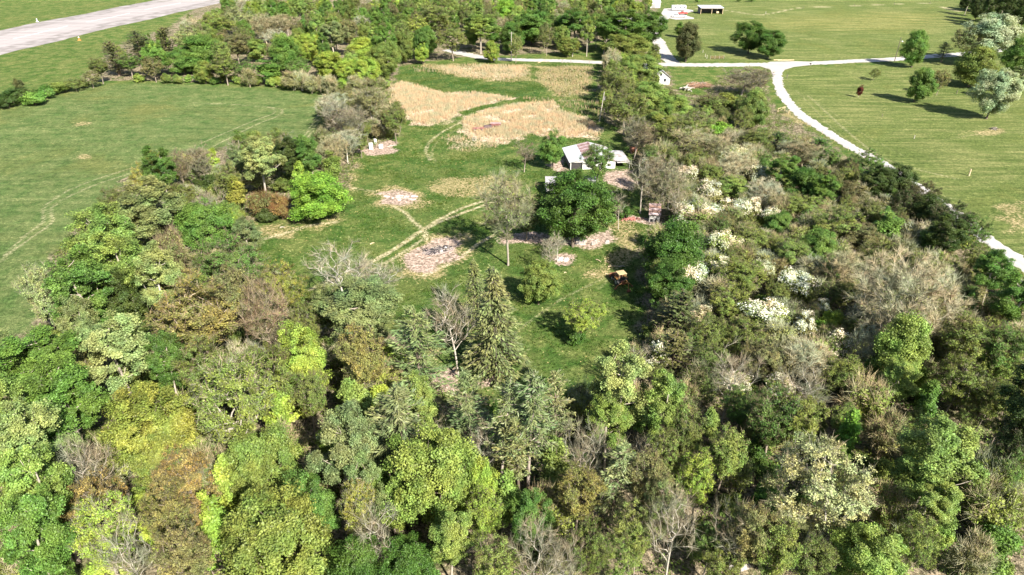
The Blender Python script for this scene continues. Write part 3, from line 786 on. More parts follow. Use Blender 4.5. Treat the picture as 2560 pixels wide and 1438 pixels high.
def conifer(kind, seed, H, W, zb, nb, whorl, L, Wd, per, droop, rise, shape=0.8, gap=0.0, hang=0.0, irregular=0.25):
    r = np.random.default_rng(seed)
    z = zb; nodes = [np.zeros(3)]; par = [-1]; rad = [0.26]
    k = int(H / 0.8); tr = []
    for i in range(1, k + 1):
        u = i / k; nodes.append(np.array([0.12 * math.sin(2 * u + seed), 0.12 * math.cos(3 * u), H * 0.985 * u])); par.append(len(nodes) - 2); rad.append(0.25 * (1 - u) + 0.02); tr.append(len(nodes) - 1)
    P, D, Tn = [], [], []
    while z < H - 0.4:
        u = (z - zb) / (H - zb)
        Rm = W / 2 * ((1 - u) ** shape * 0.95 + 0.06) * (0.55 + 0.45 * min(1, u * 5 + 0.3))
        j = min(range(len(tr)), key=lambda q: abs(nodes[tr[q]][2] - z)); a0 = r.uniform(0, 6)
        for b in range(nb):
            if r.random() < gap: continue
            a = a0 + 2 * math.pi * b / nb + r.normal(0, 0.25); R = Rm * r.uniform(1 - irregular * 1.6, 1 + irregular * 0.6)
            d = np.array([math.cos(a), math.sin(a), 0])
            prev = tr[j]; p0 = nodes[prev]; ns = max(2, int(R / 0.7)); tz = r.uniform(-0.1, 0.25)
            for i in range(1, ns + 1):
                v = i / ns; q = p0 + d * R * v + np.array([0, 0, tz + rise * R * v - droop * R * v * v]) + r.normal(0, 0.05, 3)
                nodes.append(q); par.append(prev); rad.append(0.05 * (1 - v) + 0.012); 
                seg = q - nodes[prev]; prev = len(nodes) - 1
                if v > 0.25:
                    m = max(2, int(per * (0.5 + 0.5 * v)))
                    sd = np.array([-d[1], d[0], 0])
                    for _ in range(m):
                        s = r.normal(0, 0.28)
                        P.append(q - seg * r.uniform(0, 1) + sd * s * min(1, R * 0.5) + np.array([0, 0, r.normal(0, 0.10) - hang * abs(r.normal(0, 0.5))]))
                        D.append(unit(seg) + sd * s * 1.6 + np.array([0, 0, r.normal(0.25, 0.25) - hang * 1.2])); Tn.append(u)
        z += whorl * r.uniform(0.75, 1.25)
    for _ in range(12):
        P.append(np.array([0, 0, H - r.uniform(0, 0.9)]) + r.normal(0, 0.12, 3)); D.append(np.array([r.normal(0, .4), r.normal(0, .4), 1.0])); Tn.append(1)
    P, D = np.array(P), unit(np.array(D)); n = len(P)
    Nn = unit(np.array([0, 0, 1.0]) + rand_dirs(r, n) * 0.8)
    V, F = cards(r, P, Nn, L * r.uniform(0.7, 1.3, n), Wd * r.uniform(0.7, 1.3, n), 0.12, D)
    N = np.array(nodes)
    parts = [('trunk', np_mesh('trunk', *branch_mesh(N, np.array(par), np.array(rad), 5, 1.3), M['bark'], True))]
    me = np_mesh('crown', V, F, M['needle']); set_tint(me, np.repeat(np.clip(r.normal(0.5, 0.25, n), 0, 1), 4)); parts.append(('crown', me))
    add_proto(kind, parts, V)

# dense round crowns almost down to the ground
for s, (H, W, zb, sh) in enumerate(((14, 12, 0.9, 'round'), (13, 11, 0.7, 'egg'), (15, 11, 1.8, 'round'))):
    broadleaf('round', 100 + s, H, W, zb, 22, 330, 0.95, 160, 0.225, 0.165, 0.05, 1, sh, 0.016, 0.76, 0.30)
# tall irregular crowns with gaps and pale trunks
for s, (H, W, zb) in enumerate(((19, 9, 6.0), (20, 10, 7.0), (18, 8, 4.5), (21, 9, 8.5))):
    broadleaf('tall', 200 + s, H, W, zb, 18, 260, 0.68, 145, 0.20, 0.15, 0.15, 1, 'egg', 0.018, 0.80, 0.26, 0.8)
# open crowns of unfolding leaves with the branches showing
for s, (H, W, zb, sh) in enumerate(((16, 11, 5, 'vase'), (15, 12, 4.5, 'round'), (17, 10, 5.5, 'vase'))):
    broadleaf('airy', 300 + s, H, W, zb, 20, 430, 0.55, 48, 0.20, 0.145, 0.12, 1, sh, 0.014, 0.76, 0.32, 0.5, 0.14, 9)
# narrow young trees
for s, (H, W, zb) in enumerate(((9, 4.0, 1.2), (8, 3.6, 0.8), (10, 4.2, 2.0))):
    broadleaf('narrow', 400 + s, H, W, zb, 10, 100, 0.6, 90, 0.22, 0.165, 0.1, 1, 'cone' if s == 1 else 'egg', 0.015, 0.68, 0.36, 0.8)
# low dense shrubs with several stems
for s, (H, W) in enumerate(((4.2, 5.0), (3.4, 4.4), (5.0, 4.6), (3.0, 5.2))):
    broadleaf('bush', 500 + s, H, W, 0.4, 11, 110, 0.58, 80, 0.20, 0.15, 0.2, 4, 'round', 0.013, 0.72, 0.36, 0.5)
# thin half leafless shrubs
for s, (H, W) in enumerate(((5.5, 5.5), (4.6, 5.0), (6.5, 5.5), (6.0, 4.6))):
    leafless('brush', 600 + s, H, W, 0.6, 10, 120, 20, 1.2, 0.035, 0.009, 0.44, 0.12, 5, 'round', 0.45, 0.0, 44, 0.2, 2)
# bare trees with crooked pale limbs
for s, (H, W) in enumerate(((13, 10), (12, 11), (14, 9), (11, 9))):
    leafless('bare', 700 + s, H, W, 3.5, 12, 120, 14, 1.3, 0.034, 0.0135, 0.47, 0.17, 1, 'vase', 0.5, 0.0, 0, 0.15, 2)
# fine twiggy crowns
for s, (H, W) in enumerate(((15, 13), (14, 10), (13, 8))):
    leafless('twiggy', 800 + s, H, W, (2.5, 4.0, 4.0)[s], (24, 16, 16)[s], (520, 260, 220)[s], (34, 24, 24)[s], 1.2, 0.03, (0.008, 0.0105, 0.0105)[s], 0.46, 0.12, 1 if s else 2, 'vase' if s else 'round', 0.4, 0.0, 8 if s == 0 else 6, 0.1, 2)
for s, (H, W) in enumerate(((6, 6), (5, 5.5), (7, 5))):
    blossom('blossom', 900 + s, H, W, 1.0, 120, 40, 46)
for s, (H, W, zb) in enumerate(((19, 8, 6), (18, 8.5, 4), (20, 7.5, 8))):
    conifer('pine', 1000 + s, H, W, zb, 6, 0.85, 0.62, 0.14, 17, 0.10, 0.28, 0.55, 0.12, 0.0, 0.35)
conifer('spruce', 1100, 20, 7.5, 1.5, 7, 0.55, 0.50, 0.16, 16, 0.42, 0.18, 0.85, 0.05, 0.35, 0.22)
conifer('spruce', 1101, 17, 6.5, 1.5, 7, 0.55, 0.50, 0.16, 16, 0.42, 0.18, 0.85, 0.08, 0.35, 0.25)
for s, (H, W) in enumerate(((10, 4.2), (9, 4.6), (11, 3.8))):
    conifer('cedar', 1200 + s, H, W, 0.8, 8, 0.42, 0.38, 0.17, 8, 0.0, 0.55, 0.5, 0.05, 0.0, 0.3)

PROTO['small'] = PROTO['airy']
KIND_NAME = dict(small='small_budding_tree', round='broadleaf_tree', tall='tall_tree', airy='budding_tree', narrow='young_tree', bush='shrub', brush='brush_shrub', bare='bare_tree', twiggy='twiggy_tree', blossom='blossom_tree', pine='pine_tree', spruce='spruce_tree', cedar='cedar_tree')
KIND_CAT = dict(bush='shrub', brush='shrub')
KIND_H = dict(small=8.5, round=13, tall=18, airy=15, narrow=8, bush=3.8, brush=6.0, bare=12, twiggy=13, blossom=6, pine=18, spruce=18, cedar=9)
BARK = dict(small=(0.24, 0.20, 0.16), round=(0.13, 0.10, 0.075), tall=(0.36, 0.31, 0.25), airy=(0.26, 0.21, 0.165), narrow=(0.2, 0.16, 0.12), bush=(0.15, 0.12, 0.09), brush=(0.26, 0.21, 0.16), bare=(0.52, 0.47, 0.41), twiggy=(0.36, 0.31, 0.25), blossom=(0.2, 0.17, 0.14), pine=(0.20, 0.155, 0.12), spruce=(0.15, 0.12, 0.1), cedar=(0.2, 0.15, 0.12))
PLACED = []      # x, y, crown radius, height
def plant(kind, x, y, w, H, col, label, group, bark=None, variant=None, twig=None, petal=None, rz=None):
    vs_ = PROTO[kind]
    if variant is None:   # variant whose proportions come nearest, with some chance
        sc = [abs(math.log((w / H) / (p['W'] / p['H']))) + random.uniform(0, 0.35) for p in vs_]
        variant = int(np.argmin(sc))
    p = vs_[variant % len(vs_)]
    r0 = empty(KIND_NAME[kind], (x, y, float(hgt(x, y)) - 0.08), random.uniform(0, 6.283) if rz is None else rz, label, KIND_CAT.get(kind, 'tree'), group)
    r0.rotation_euler.x, r0.rotation_euler.y = random.gauss(0, 0.045), random.gauss(0, 0.045)
    sxy = w / p['W']; r0.scale = (sxy, sxy, H / p['H'])
    bf = random.uniform(0.8, 1.2); bk = bark or tuple(v * bf for v in BARK[kind])
    for nm, me in p['parts']:
        o = link_mesh(nm, me, r0)
        if nm == 'trunk': o.color = (*bk[:3], 1)
        elif nm == 'blossom': o.color = petal or (0.76, 0.69, 0.66, 1)
        elif nm == 'twigs' or (nm == 'crown' and kind in ('bare', 'twiggy', 'brush')):
            o.color = twig or (bk[0] * 0.75, bk[1] * 0.72, bk[2] * 0.68, 1)
        else: o.color = col
    PLACED.append((x, y, w / 2, H, kind, r0))
    return r0
def crown_xy(px, py, kind, H):
    zc = H * PROTO[kind][0]['cz'] / PROTO[kind][0]['H']
    q = G(px, py, zc); d = float(project(q.x, q.y, q.z)[2])
    return q.x, q.y, d
# ------------------------------------------------------------------ trees picked out one by one
PAL = dict(pale=(154, 170, 112), grey=(132, 146, 98), fresh=(136, 160, 78), green=(104, 140, 60), deep=(80, 114, 42), dark=(78, 98, 48), lime=(158, 180, 66), bright=(126, 172, 50), gold=(152, 154, 64),
           orange=(172, 148, 88), rust=(160, 132, 80), bronze=(146, 142, 80), olive=(128, 144, 68), brown=(136, 136, 90), tan=(168, 152, 116), pine=(122, 136, 94), fir=(134, 138, 90), cedar=(100, 102, 64),
           silver=(170, 190, 172), cream=(192, 196, 142), red=(110, 44, 40))
def pc(name, jit=0.06):
    c = PAL[name]; f = 1 + random.uniform(-jit, jit)
    return leafc(min(255, c[0] * f * random.uniform(0.97, 1.03)), min(255, c[1] * f), min(255, c[2] * f * random.uniform(0.94, 1.06)))
WHITEBARK = (0.44, 0.395, 0.335)
HAND = [
 # --- yard
 (1438, 508, 208, 'round', 17.0, 'deep', 'big dense dark green maple shading the bare soil in the middle of the yard', {}),
 (1348, 698, 112, 'round', 9.0, 'olive', 'round yellow-green tree right behind the tall spruce in the yard', {}),
 (1240, 797, 155, 'spruce', 20.0, 'fir', 'tallest dark-stemmed spruce at the lower edge of the yard', {'variant': 0}),
 (1192, 722, 80, 'spruce', 14.0, 'fir', 'thin dark spruce half hidden behind the tallest spruce', {'variant': 1}),
 (1140, 790, 140, 'bare', 15.5, 'brown', 'leafless pale tree with forked limbs just beside the tallest spruce', {'variant': 0, 'bark': WHITEBARK}),
 (1455, 778, 112, 'airy', 8.5, 'lime', 'thin yellow-green tree with a crooked limb alone in the lower lawn', {'variant': 1}),
 (1440, 470, 90, 'round', 11.5, 'green', 'lighter green crown rising right behind the big dark maple', {}),
 (1440, 832, 48, 'bush', 4.2, 'deep', 'dark green bush at the foot of the thin lawn tree', {}),
 (848, 660, 150, 'bare', 12.5, 'brown', 'white dead tree over the wheel tracks at the edge of the yard', {'variant': 1, 'bark': (0.50, 0.46, 0.40)}),
 (945, 690, 110, 'bare', 9.0, 'brown', 'low spreading white dead tree beside the brush pile clearing', {'variant': 3, 'bark': (0.48, 0.44, 0.38)}),
 (1268, 515, 150, 'twiggy', 20.0, 'olive', 'very tall half leafless tree on a bare stem in front of the big maple', {'variant': 1, 'twig': (0.34, 0.31, 0.21, 1), 'bark': (0.33, 0.29, 0.23)}),
 (1318, 525, 95, 'airy', 11.0, 'dark', 'dark small tree between the very tall stem and the big maple', {}),
 (1395, 606, 50, 'bare', 6.0, 'brown', 'small leafless sapling on the bare soil below the big maple', {'variant': 3}),
 (1375, 625, 46, 'bare', 8.0, 'brown', 'thin bare sapling over the round yellow-green yard tree', {'variant': 2, 'bark': WHITEBARK}),
 (1500, 398, 78, 'airy', 13.0, 'green', 'open green tree growing against the front of the garage', {'variant': 2}),
 (1383, 362, 70, 'round', 11.0, 'green', 'leafy green tree at the side of the white-roofed garage', {}),
 (1312, 375, 62, 'bare', 8.5, 'brown', 'small bare tree on the lawn before the dry grass', {'variant': 2, 'bark': (0.3, 0.25, 0.2)}),
 (1563, 525, 40, 'bush', 3.6, 'deep', 'dark green bush between the big maple and the brown-roofed shed', {}),
 (1552, 505, 42, 'bare', 9.0, 'brown', 'thin white leaning sapling above the shed yard', {'variant': 2, 'bark': WHITEBARK}),
 (786, 478, 148, 'round', 11.5, 'bright', 'bright lime-green maple at the edge of the yard by the hayfield', {}),
 (826, 405, 44, 'narrow', 9.5, 'olive', 'narrow lime tree just behind the bright lime maple', {}),
 (645, 385, 110, 'tall', 17.0, 'pale', 'pale green tree with white stems standing over the hayfield', {'bark': WHITEBARK}),
 (722, 378, 96, 'tall', 14.0, 'dark', 'dark green tree behind the bright lime maple', {}),
 (850, 292, 92, 'twiggy', 13.0, 'brown', 'fan of bare grey twigs at the corner of the hayfield', {'variant': 1, 'bark': (0.42, 0.38, 0.34)}),
 (892, 305, 60, 'twiggy', 13.0, 'brown', 'narrow grey leafless tree in the row between the hayfield and the dry grass', {'variant': 2, 'bark': (0.40, 0.36, 0.31)}),
 (928, 240, 64, 'airy', 16.0, 'brown', 'tall brownish tree on twin white stems above the white boxes', {'variant': 0, 'bark': WHITEBARK}),
 (985, 290, 62, 'airy', 12.0, 'olive', 'olive tree at the tip of the dry grass near the white boxes', {'variant': 1}),
 (915, 175, 70, 'round', 13.0, 'lime', 'lime green tree at the corner of the far woods over the hayfield', {}),
 (500, 402, 62, 'twiggy', 12.0, 'brown', 'thin grey leafless tree standing up from the hayfield thicket', {'variant': 2}),
 (448, 412, 58, 'twiggy', 11.0, 'brown', 'brownish leafless tree at the hayfield end of the thicket', {'variant': 1, 'bark': (0.3, 0.24, 0.19)}),
 (565, 445, 74, 'airy', 10.0, 'olive', 'olive half-leafed tree in the hayfield thicket', {}),
 (588, 470, 52, 'narrow', 8.5, 'gold', 'yellowish young tree in the middle of the hayfield thicket', {}),
 (520, 455, 66, 'bush', 5.5, 'dark', 'dark bush among bare stems in the hayfield thicket', {}),
 (652, 505, 60, 'brush', 5.5, 'brown', 'reddish brown bare bush below the pale white-stemmed tree', {'twig': (0.24, 0.13, 0.07, 1)}),
 (700, 510, 46, 'brush', 6.0, 'rust', 'rusty brown shrub right beside the bright lime maple', {'twig': (0.30, 0.16, 0.09, 1)}),
 (668, 535, 52, 'bush', 3.5, 'dark', 'low dark bush at the end of the dry path by the thicket', {}),
 # --- left middle woods
 (380, 500, 150, 'tall', 17.0, 'grey', 'grey-green bushy tree on the hayfield side of the woods', {}),
 (250, 575, 165, 'tall', 19.0, 'fresh', 'tall yellow-green tree leaning out over the hayfield', {'variant': 1}),
 (515, 560, 150, 'round', 13.0, 'green', 'dark leafy tree behind the green tree with showing limbs', {}),
 (575, 640, 170, 'airy', 14.0, 'green', 'broad green tree with bare limbs showing next to the yard path', {'variant': 1}),
 (620, 585, 80, 'tall', 12.0, 'grey', 'grey-green small tree at the yard side of the dry path', {}),
 (430, 620, 76, 'brush', 9.5, 'brown', 'brown dead-looking thicket between the leafy trees of the woods', {'bark': (0.4, 0.33, 0.26)}),
 (305, 650, 140, 'tall', 19.0, 'fresh', 'full yellow-green tree in the middle of the hayfield edge', {}),
 (385, 690, 125, 'tall', 19.0, 'pale', 'pale tall tree on a white stem beside the bronze oak', {'bark': WHITEBARK}),
 (222, 705, 150, 'tall', 20.0, 'green', 'tall mid-green tree at the bend of the woods by the hayfield', {}),
 (310, 752, 130, 'round', 15.0, 'dark', 'dark dense tree below the full yellow-green trees', {}),
 (122, 735, 100, 'airy', 17.0, 'pale', 'sparse pale tree leaning over the hayfield on a white stem', {'variant': 2, 'bark': WHITEBARK}),
 (175, 800, 100, 'tall', 16.0, 'grey', 'grey-green tree under the sparse leaning tree', {}),
 (290, 865, 165, 'tall', 18.0, 'pale', 'rounded pale green tree in front of the bronze oak', {'variant': 0}),
 (500, 770, 225, 'airy', 18.0, 'bronze', 'broad bronze-brown oak with pale limbs in the woods', {'variant': 0, 'bark': (0.42, 0.33, 0.25)}),
 (590, 740, 110, 'airy', 17.0, 'brown', 'brown half-leafed crown joined to the side of the bronze oak', {'variant': 2}),
 (662, 790, 118, 'twiggy', 17.0, 'brown', 'tall brown leafless tree between the bronze oak and the yard', {'variant': 1, 'bark': (0.42, 0.32, 0.25)}),
 (690, 698, 118, 'airy', 12.0, 'gold', 'yellow tree by the wheel tracks at the corner of the yard', {'variant': 1}),
 (742, 893, 132, 'round', 14.0, 'lime', 'yellow-lime round tree in the woods below the yard corner', {}),
 (640, 945, 190, 'airy', 15.0, 'olive', 'wide olive tree next to the yellow-lime round tree', {'variant': 1}),
 (905, 752, 205, 'tall', 15.0, 'grey', 'large grey-green tree covering the lower corner of the yard', {'variant': 1}),
 (820, 760, 90, 'round', 10.0, 'grey', 'smaller grey-green tree against the wheel tracks', {}),
 (890, 885, 125, 'airy', 15.0, 'bronze', 'orange-olive tree between the pine and the lime round tree', {'variant': 2}),
 (1040, 862, 180, 'pine', 18.0, 'pine', 'blue-green pine at the lower corner of the yard', {'variant': 1}),
 (105, 905, 190, 'tall', 18.0, 'green', 'full green tree at the near edge of the hayfield', {'variant': 3}),
 (20, 900, 110, 'tall', 16.0, 'grey', 'grey-green tree at the corner between hayfield and woods', {}),
 (30, 1020, 130, 'tall', 18.0, 'fresh', 'bright fresh-leaved tree at the border of the woods', {}),
 (160, 985, 160, 'tall', 18.0, 'green', 'mid-green tree above the golden maple', {'variant': 2}),
 (90, 1085, 180, 'tall', 19.0, 'pale', 'largest pale fresh-leaved tree in the near woods corner', {'variant': 1}),
 (85, 1195, 150, 'tall', 19.0, 'fresh', 'fresh green tree over the shaded pine', {}),
 (125, 1250, 144, 'pine', 15.0, 'pine', 'shaded pine among the pale fresh-leaved trees', {}),
 (60, 1330, 160, 'tall', 18.0, 'green', 'green tree in the nearest corner of the woods', {}),
 (120, 1385, 110, 'round', 12.0, 'green', 'lower green tree in the nearest corner of the woods', {}),
 (378, 1055, 215, 'round', 14.0, 'gold', 'golden-green round maple in the near woods', {'variant': 2}),
 (395, 1135, 130, 'round', 9.0, 'olive', 'olive round tree tucked under the golden maple', {}),
 (208, 1165, 110, 'bare', 15.0, 'brown', 'white leafless tree beside the golden maple', {'bark': WHITEBARK}),
 (457, 1188, 165, 'airy', 12.0, 'orange', 'orange-leaved oak just below the golden maple', {'variant': 1}),
 (246, 1248, 150, 'airy', 13.0, 'orange', 'orange-brown oak between the white bare tree and the yellow oak', {'variant': 1}),
 (563, 1195, 62, 'narrow', 11.0, 'lime', 'narrow bright yellow-lime tree beside the orange oak', {'variant': 1}),
 (550, 1290, 78, 'narrow', 10.0, 'lime', 'second narrow yellow-lime tree below the first one', {'variant': 0}),
 (253, 1348, 150, 'airy', 14.0, 'lime', 'yellow-green oak with white limbs in the near woods', {'variant': 2, 'bark': WHITEBARK}),
 (415, 1280, 120, 'airy', 13.0, 'bronze', 'bronze tree with pale limbs under the orange oak', {'variant': 0}),
 (487, 1280, 74, 'airy', 9.0, 'rust', 'rust-red small tree between the bronze tree and the lime tree', {'bark': WHITEBARK}),
 (455, 1395, 130, 'airy', 13.0, 'brown', 'dull brown tree at the front of the near woods', {}),
 (325, 1372, 115, 'bare', 13.0, 'brown', 'white crooked leafless tree over the yellow-green oak', {'bark': WHITEBARK}),
 (272, 1430, 120, 'bush', 5.0, 'lime', 'lime bush under the yellow-green oak', {}),
 (520, 1378, 62, 'narrow', 8.0, 'lime', 'small lime tree in front of the dull brown tree', {'variant': 2}),
 (555, 1000, 190, 'airy', 19.0, 'olive', 'olive oak on a tall white forked trunk in the near woods', {'variant': 2, 'bark': WHITEBARK}),
 (668, 1150, 190, 'round', 13.0, 'olive', 'domed olive tree in the middle of the near woods', {'variant': 0}),
 (688, 1350, 275, 'round', 14.0, 'olive', 'widest olive-brown crown at the very front of the woods', {'variant': 0}),
 (712, 1012, 76, 'narrow', 10.0, 'lime', 'small lime tree between the olive oak and the grey-green poplar', {}),
 (768, 985, 80, 'airy', 12.0, 'olive', 'olive tree with thin pale stems under the yellow-lime round tree', {}),
 (835, 1105, 170, 'tall', 18.0, 'grey', 'large grey-green poplar beside the pines', {'variant': 1}),
 (890, 1010, 90, 'narrow', 11.0, 'fresh', 'fresh green young tree between the grey-green poplar and the pines', {}),
 (778, 1270, 130, 'round', 12.0, 'green', 'green tree between the domed olive tree and the big two-toned tree', {}),
 (905, 1215, 100, 'tall', 14.0, 'grey', 'greyish tree close beside the big two-toned tree', {}),
 (880, 1290, 90, 'airy', 13.0, 'gold', 'yellowish half-leafed tree before the big two-toned tree', {'bark': WHITEBARK}),
 (925, 1330, 110, 'bare', 12.0, 'brown', 'white leafless tree in front of the yellowish half-leafed tree', {'bark': WHITEBARK}),
 (900, 1418, 150, 'round', 9.0, 'deep', 'deep green low crown at the bottom of the woods', {}),
 (1020, 1420, 165, 'round', 9.0, 'deep', 'second deep green low crown beside the red soil gap', {}),
 (1085, 1178, 235, 'round', 15.0, 'fresh', 'big rounded two-toned green tree before the pines', {'variant': 0}),
 (1180, 1215, 90, 'round', 11.0, 'lime', 'lime flank crown at the side of the big two-toned tree', {'variant': 1}),
 (1210, 1290, 90, 'airy', 10.0, 'lime', 'bright yellow sprig of a tree below the lime flank crown', {}),
 (1120, 1335, 130, 'tall', 11.0, 'fresh', 'fresh green small tree below the big two-toned tree', {}),
 # --- pines in the middle
 (1000, 1045, 156, 'pine', 18.0, 'pine', 'grey-green pine with a bare lower trunk under the yard corner', {'variant': 2}),
 (960, 1065, 120, 'pine', 15.0, 'grey', 'shorter pine joined to the bare-trunk pine', {}),
 (1175, 1018, 126, 'pine', 17.0, 'pine', 'pine at the lower end of the lawn beside the dirt patch', {'variant': 0}),
 (1248, 1062, 115, 'pine', 19.0, 'pine', 'pine with a white bare trunk in the middle of the pine row', {'variant': 2, 'bark': (0.4, 0.34, 0.28)}),
 (1325, 1030, 134, 'pine', 21.0, 'pine', 'tallest pine of the row below the lawn', {'variant': 2, 'bark': (0.36, 0.3, 0.25)}),
 (1395, 1020, 108, 'pine', 17.0, 'fir', 'yellowish pine at the bare end of the pine row', {'variant': 0}),
 (1300, 1120, 96, 'pine', 15.0, 'fir', 'lower pine in front of the tallest pine', {}),
 (1095, 1090, 80, 'bare', 9.0, 'brown', 'white leafless tree between the pines and the two-toned tree', {'bark': WHITEBARK}),
 (1195, 1110, 70, 'bare', 11.0, 'brown', 'thin bare tree beside the white-trunk pine', {}),
 (1395, 1160, 90, 'narrow', 11.0, 'fresh', 'fresh green narrow tree beside the tallest pine', {}),
 (1460, 1120, 110, 'bare', 14.0, 'brown', 'crooked white leafless tree beyond the end of the pine row', {'variant': 1, 'bark': WHITEBARK}),
 (1445, 1245, 115, 'airy', 12.0, 'bronze', 'brown-orange tree under the crooked white tree', {}),
 (1540, 1170, 132, 'pine', 14.0, 'grey', 'soft grey pine under the bright leafy tree', {'variant': 1}),
 (1255, 1235, 80, 'narrow', 9.0, 'fresh', 'small fresh tree at the foot of the pine row', {'variant': 1}),
 (1320, 1290, 110, 'round', 9.5, 'green', 'green tree in front of the pine row', {}),
 (1330, 1370, 130, 'bare', 13.0, 'brown', 'white leafless tree in the middle foreground', {'variant': 0, 'bark': WHITEBARK}),
 (1400, 1400, 100, 'bare', 10.0, 'brown', 'low white leafless tree beside the middle foreground one', {'variant': 3, 'bark': WHITEBARK}),
 (1550, 960, 150, 'tall', 18.0, 'pale', 'bright pale leafy tree at the lower corner of the lawn', {'variant': 0}),
 (1520, 1050, 120, 'tall', 13.0, 'fresh', 'fresh green tree under the bright pale leafy tree', {}),
 (1665, 1010, 110, 'tall', 16.0, 'fresh', 'fresh green tree behind the bright pale leafy tree', {'variant': 2}),
 # --- right of the yard
 (1692, 615, 150, 'round', 14.0, 'deep', 'dark green maple shading the lawn edge behind the backhoe', {'variant': 1}),
 (1668, 700, 110, 'round', 11.0, 'deep', 'lower dark green tree right beside the backhoe', {}),
 (1690, 790, 112, 'cedar', 11.0, 'cedar', 'brownish cedar below the dark green maple', {}),
 (1682, 880, 110, 'cedar', 10.0, 'cedar', 'second brownish cedar nearer the bright leafy tree', {}),
 (1640, 868, 54, 'blossom', 7.8, 'olive', 'small blossoming tree below the lawn edge', {}),
 (2290, 735, 265, 'twiggy', 19.0, 'brown', 'huge pale tan tree of bare fine twigs among the right thicket', {'variant': 0, 'bark': (0.60, 0.52, 0.42), 'twig': (0.60, 0.51, 0.39, 1)}),
 (2262, 872, 140, 'round', 15.0, 'fresh', 'fresh green tree in front of the huge tan twiggy tree', {'variant': 1}),
 (2245, 935, 90, 'tall', 11.0, 'fresh', 'light green tree below the fresh green one', {}),
 (2065, 1205, 255, 'airy', 15.0, 'cream', 'cream-leaved spreading tree in the lower thicket', {'variant': 1, 'bark': WHITEBARK}),
 (2340, 1120, 205, 'tall', 16.0, 'fresh', 'large fresh green tree over the dry slope', {'variant': 1}),
 (2330, 1250, 120, 'tall', 11.0, 'fresh', 'lime-green lower tree below the large fresh one', {}),
 (2170, 1385, 170, 'round', 11.0, 'fresh', 'dense fresh green crown at the bottom of the thicket', {}),
 (2120, 1070, 64, 'narrow', 10.0, 'bright', 'bright green column-like tree in the lower thicket', {'variant': 1}),
 (2012, 462, 92, 'round', 11.0, 'deep', 'dense green conical tree near the lane', {'variant': 1}),
 (1960, 420, 76, 'tall', 12.0, 'green', 'loose green tree touching the conical tree', {}),
 (2062, 470, 66, 'tall', 11.0, 'green', 'green tree on the lane side of the conical tree', {}),
 (2218, 562, 76, 'narrow', 10.0, 'green', 'upright dense green tree in the dark clump by the lane', {'variant': 0}),
 (2320, 598, 50, 'narrow', 8.0, 'fresh', 'pale pointed young tree by the lane', {'variant': 1}),
 (2169, 401, 86, 'airy', 11.0, 'green', 'ragged green tree over the upper lane bend', {}),
 (2189, 443, 81, 'tall', 11.5, 'dark', 'dark ragged tree below the upper lane bend', {}),
 (2244, 454, 103, 'round', 11.5, 'dark', 'broad dark tree leaning over the lane', {}),
 (2266, 503, 71, 'airy', 9.5, 'dark', 'dark half-leafed tree in the clump beside the lane', {}),
 (2322, 487, 90, 'airy', 10.5, 'cedar', 'brownish dark tree crossing the lane', {}),
 (2329, 528, 92, 'round', 9.5, 'dark', 'dark round tree in the gap under the lane', {}),
 (2389, 541, 113, 'airy', 11.0, 'dark', 'dark tree at the lane below the mown field', {}),
 (2374, 583, 92, 'tall', 11.5, 'dark', 'dark tall tree behind the pale pointed young one', {}),
 (2436, 571, 92, 'airy', 10.5, 'green', 'last green tree over the lane before it comes out again', {}),
 (2455, 640, 80, 'airy', 9.0, 'olive', 'olive tree beside the lane where it comes out again', {}),
 (2490, 670, 105, 'tall', 12.0, 'green', 'green tree beside the last stretch of lane', {}),
 (2535, 740, 110, 'tall', 13.0, 'green', 'green tree at the border beyond the huge tan tree', {}),
 (2045, 380, 84, 'cedar', 9.0, 'deep', 'dark green tree on the near side of the white lane', {}),
 (1945, 560, 84, 'round', 7.0, 'green', 'round dark bush-like tree with blossom above it', {}),
 # --- blossom trees
 (1722, 425, 66, 'blossom', 8.3, 'brown', 'pinkish blossom tree highest on the right slope', {'petal': (0.70, 0.59, 0.54, 1)}),
 (1778, 465, 72, 'blossom', 7.8, 'brown', 'pinkish blossom tree below the highest one', {'petal': (0.69, 0.59, 0.55, 1)}),
 (1775, 520, 66, 'blossom', 7.3, 'olive', 'white blossom tree among grey stems', {}),
 (1712, 515, 56, 'blossom', 7.3, 'fresh', 'yellowish blossom tree near the brown-roofed shed', {}),
 (1698, 552, 50, 'blossom', 6.3, 'olive', 'small blossom tree above the dark green maple', {}),
 (1855, 510, 56, 'blossom', 7.3, 'olive', 'white blossom tree in the row above the round dark bush', {}),
 (1888, 508, 46, 'blossom', 7.3, 'brown', 'slim blossom tree in the row above the round dark bush', {}),
 (1935, 528, 48, 'blossom', 6.8, 'olive', 'blossom tree crowning the round dark bush', {}),
 (1890, 425, 64, 'blossom', 7.8, 'brown', 'faded blossom tree beside the loose green tree', {'petal': (0.55, 0.48, 0.40, 1)}),
 (1840, 372, 66, 'blossom', 7.8, 'olive', 'pale blossom tree near the upper dirt clearing', {'petal': (0.52, 0.48, 0.36, 1)}),
 (1812, 592, 84, 'blossom', 7.8, 'fresh', 'wide yellowish blossom tree on the middle slope', {'petal': (0.68, 0.62, 0.52, 1)}),
 (1738, 672, 72, 'blossom', 8.3, 'fresh', 'tall white blossom tree beside the dark green maple', {}),
 (1795, 655, 50, 'blossom', 6.8, 'fresh', 'small blossom tree between two larger ones', {}),
 (1905, 660, 56, 'blossom', 7.3, 'brown', 'faded blossom tree above the whitest one', {'petal': (0.6, 0.55, 0.44, 1)}),
 (1992, 690, 92, 'blossom', 8.3, 'olive', 'broad cream blossom tree behind the whitest one', {}),
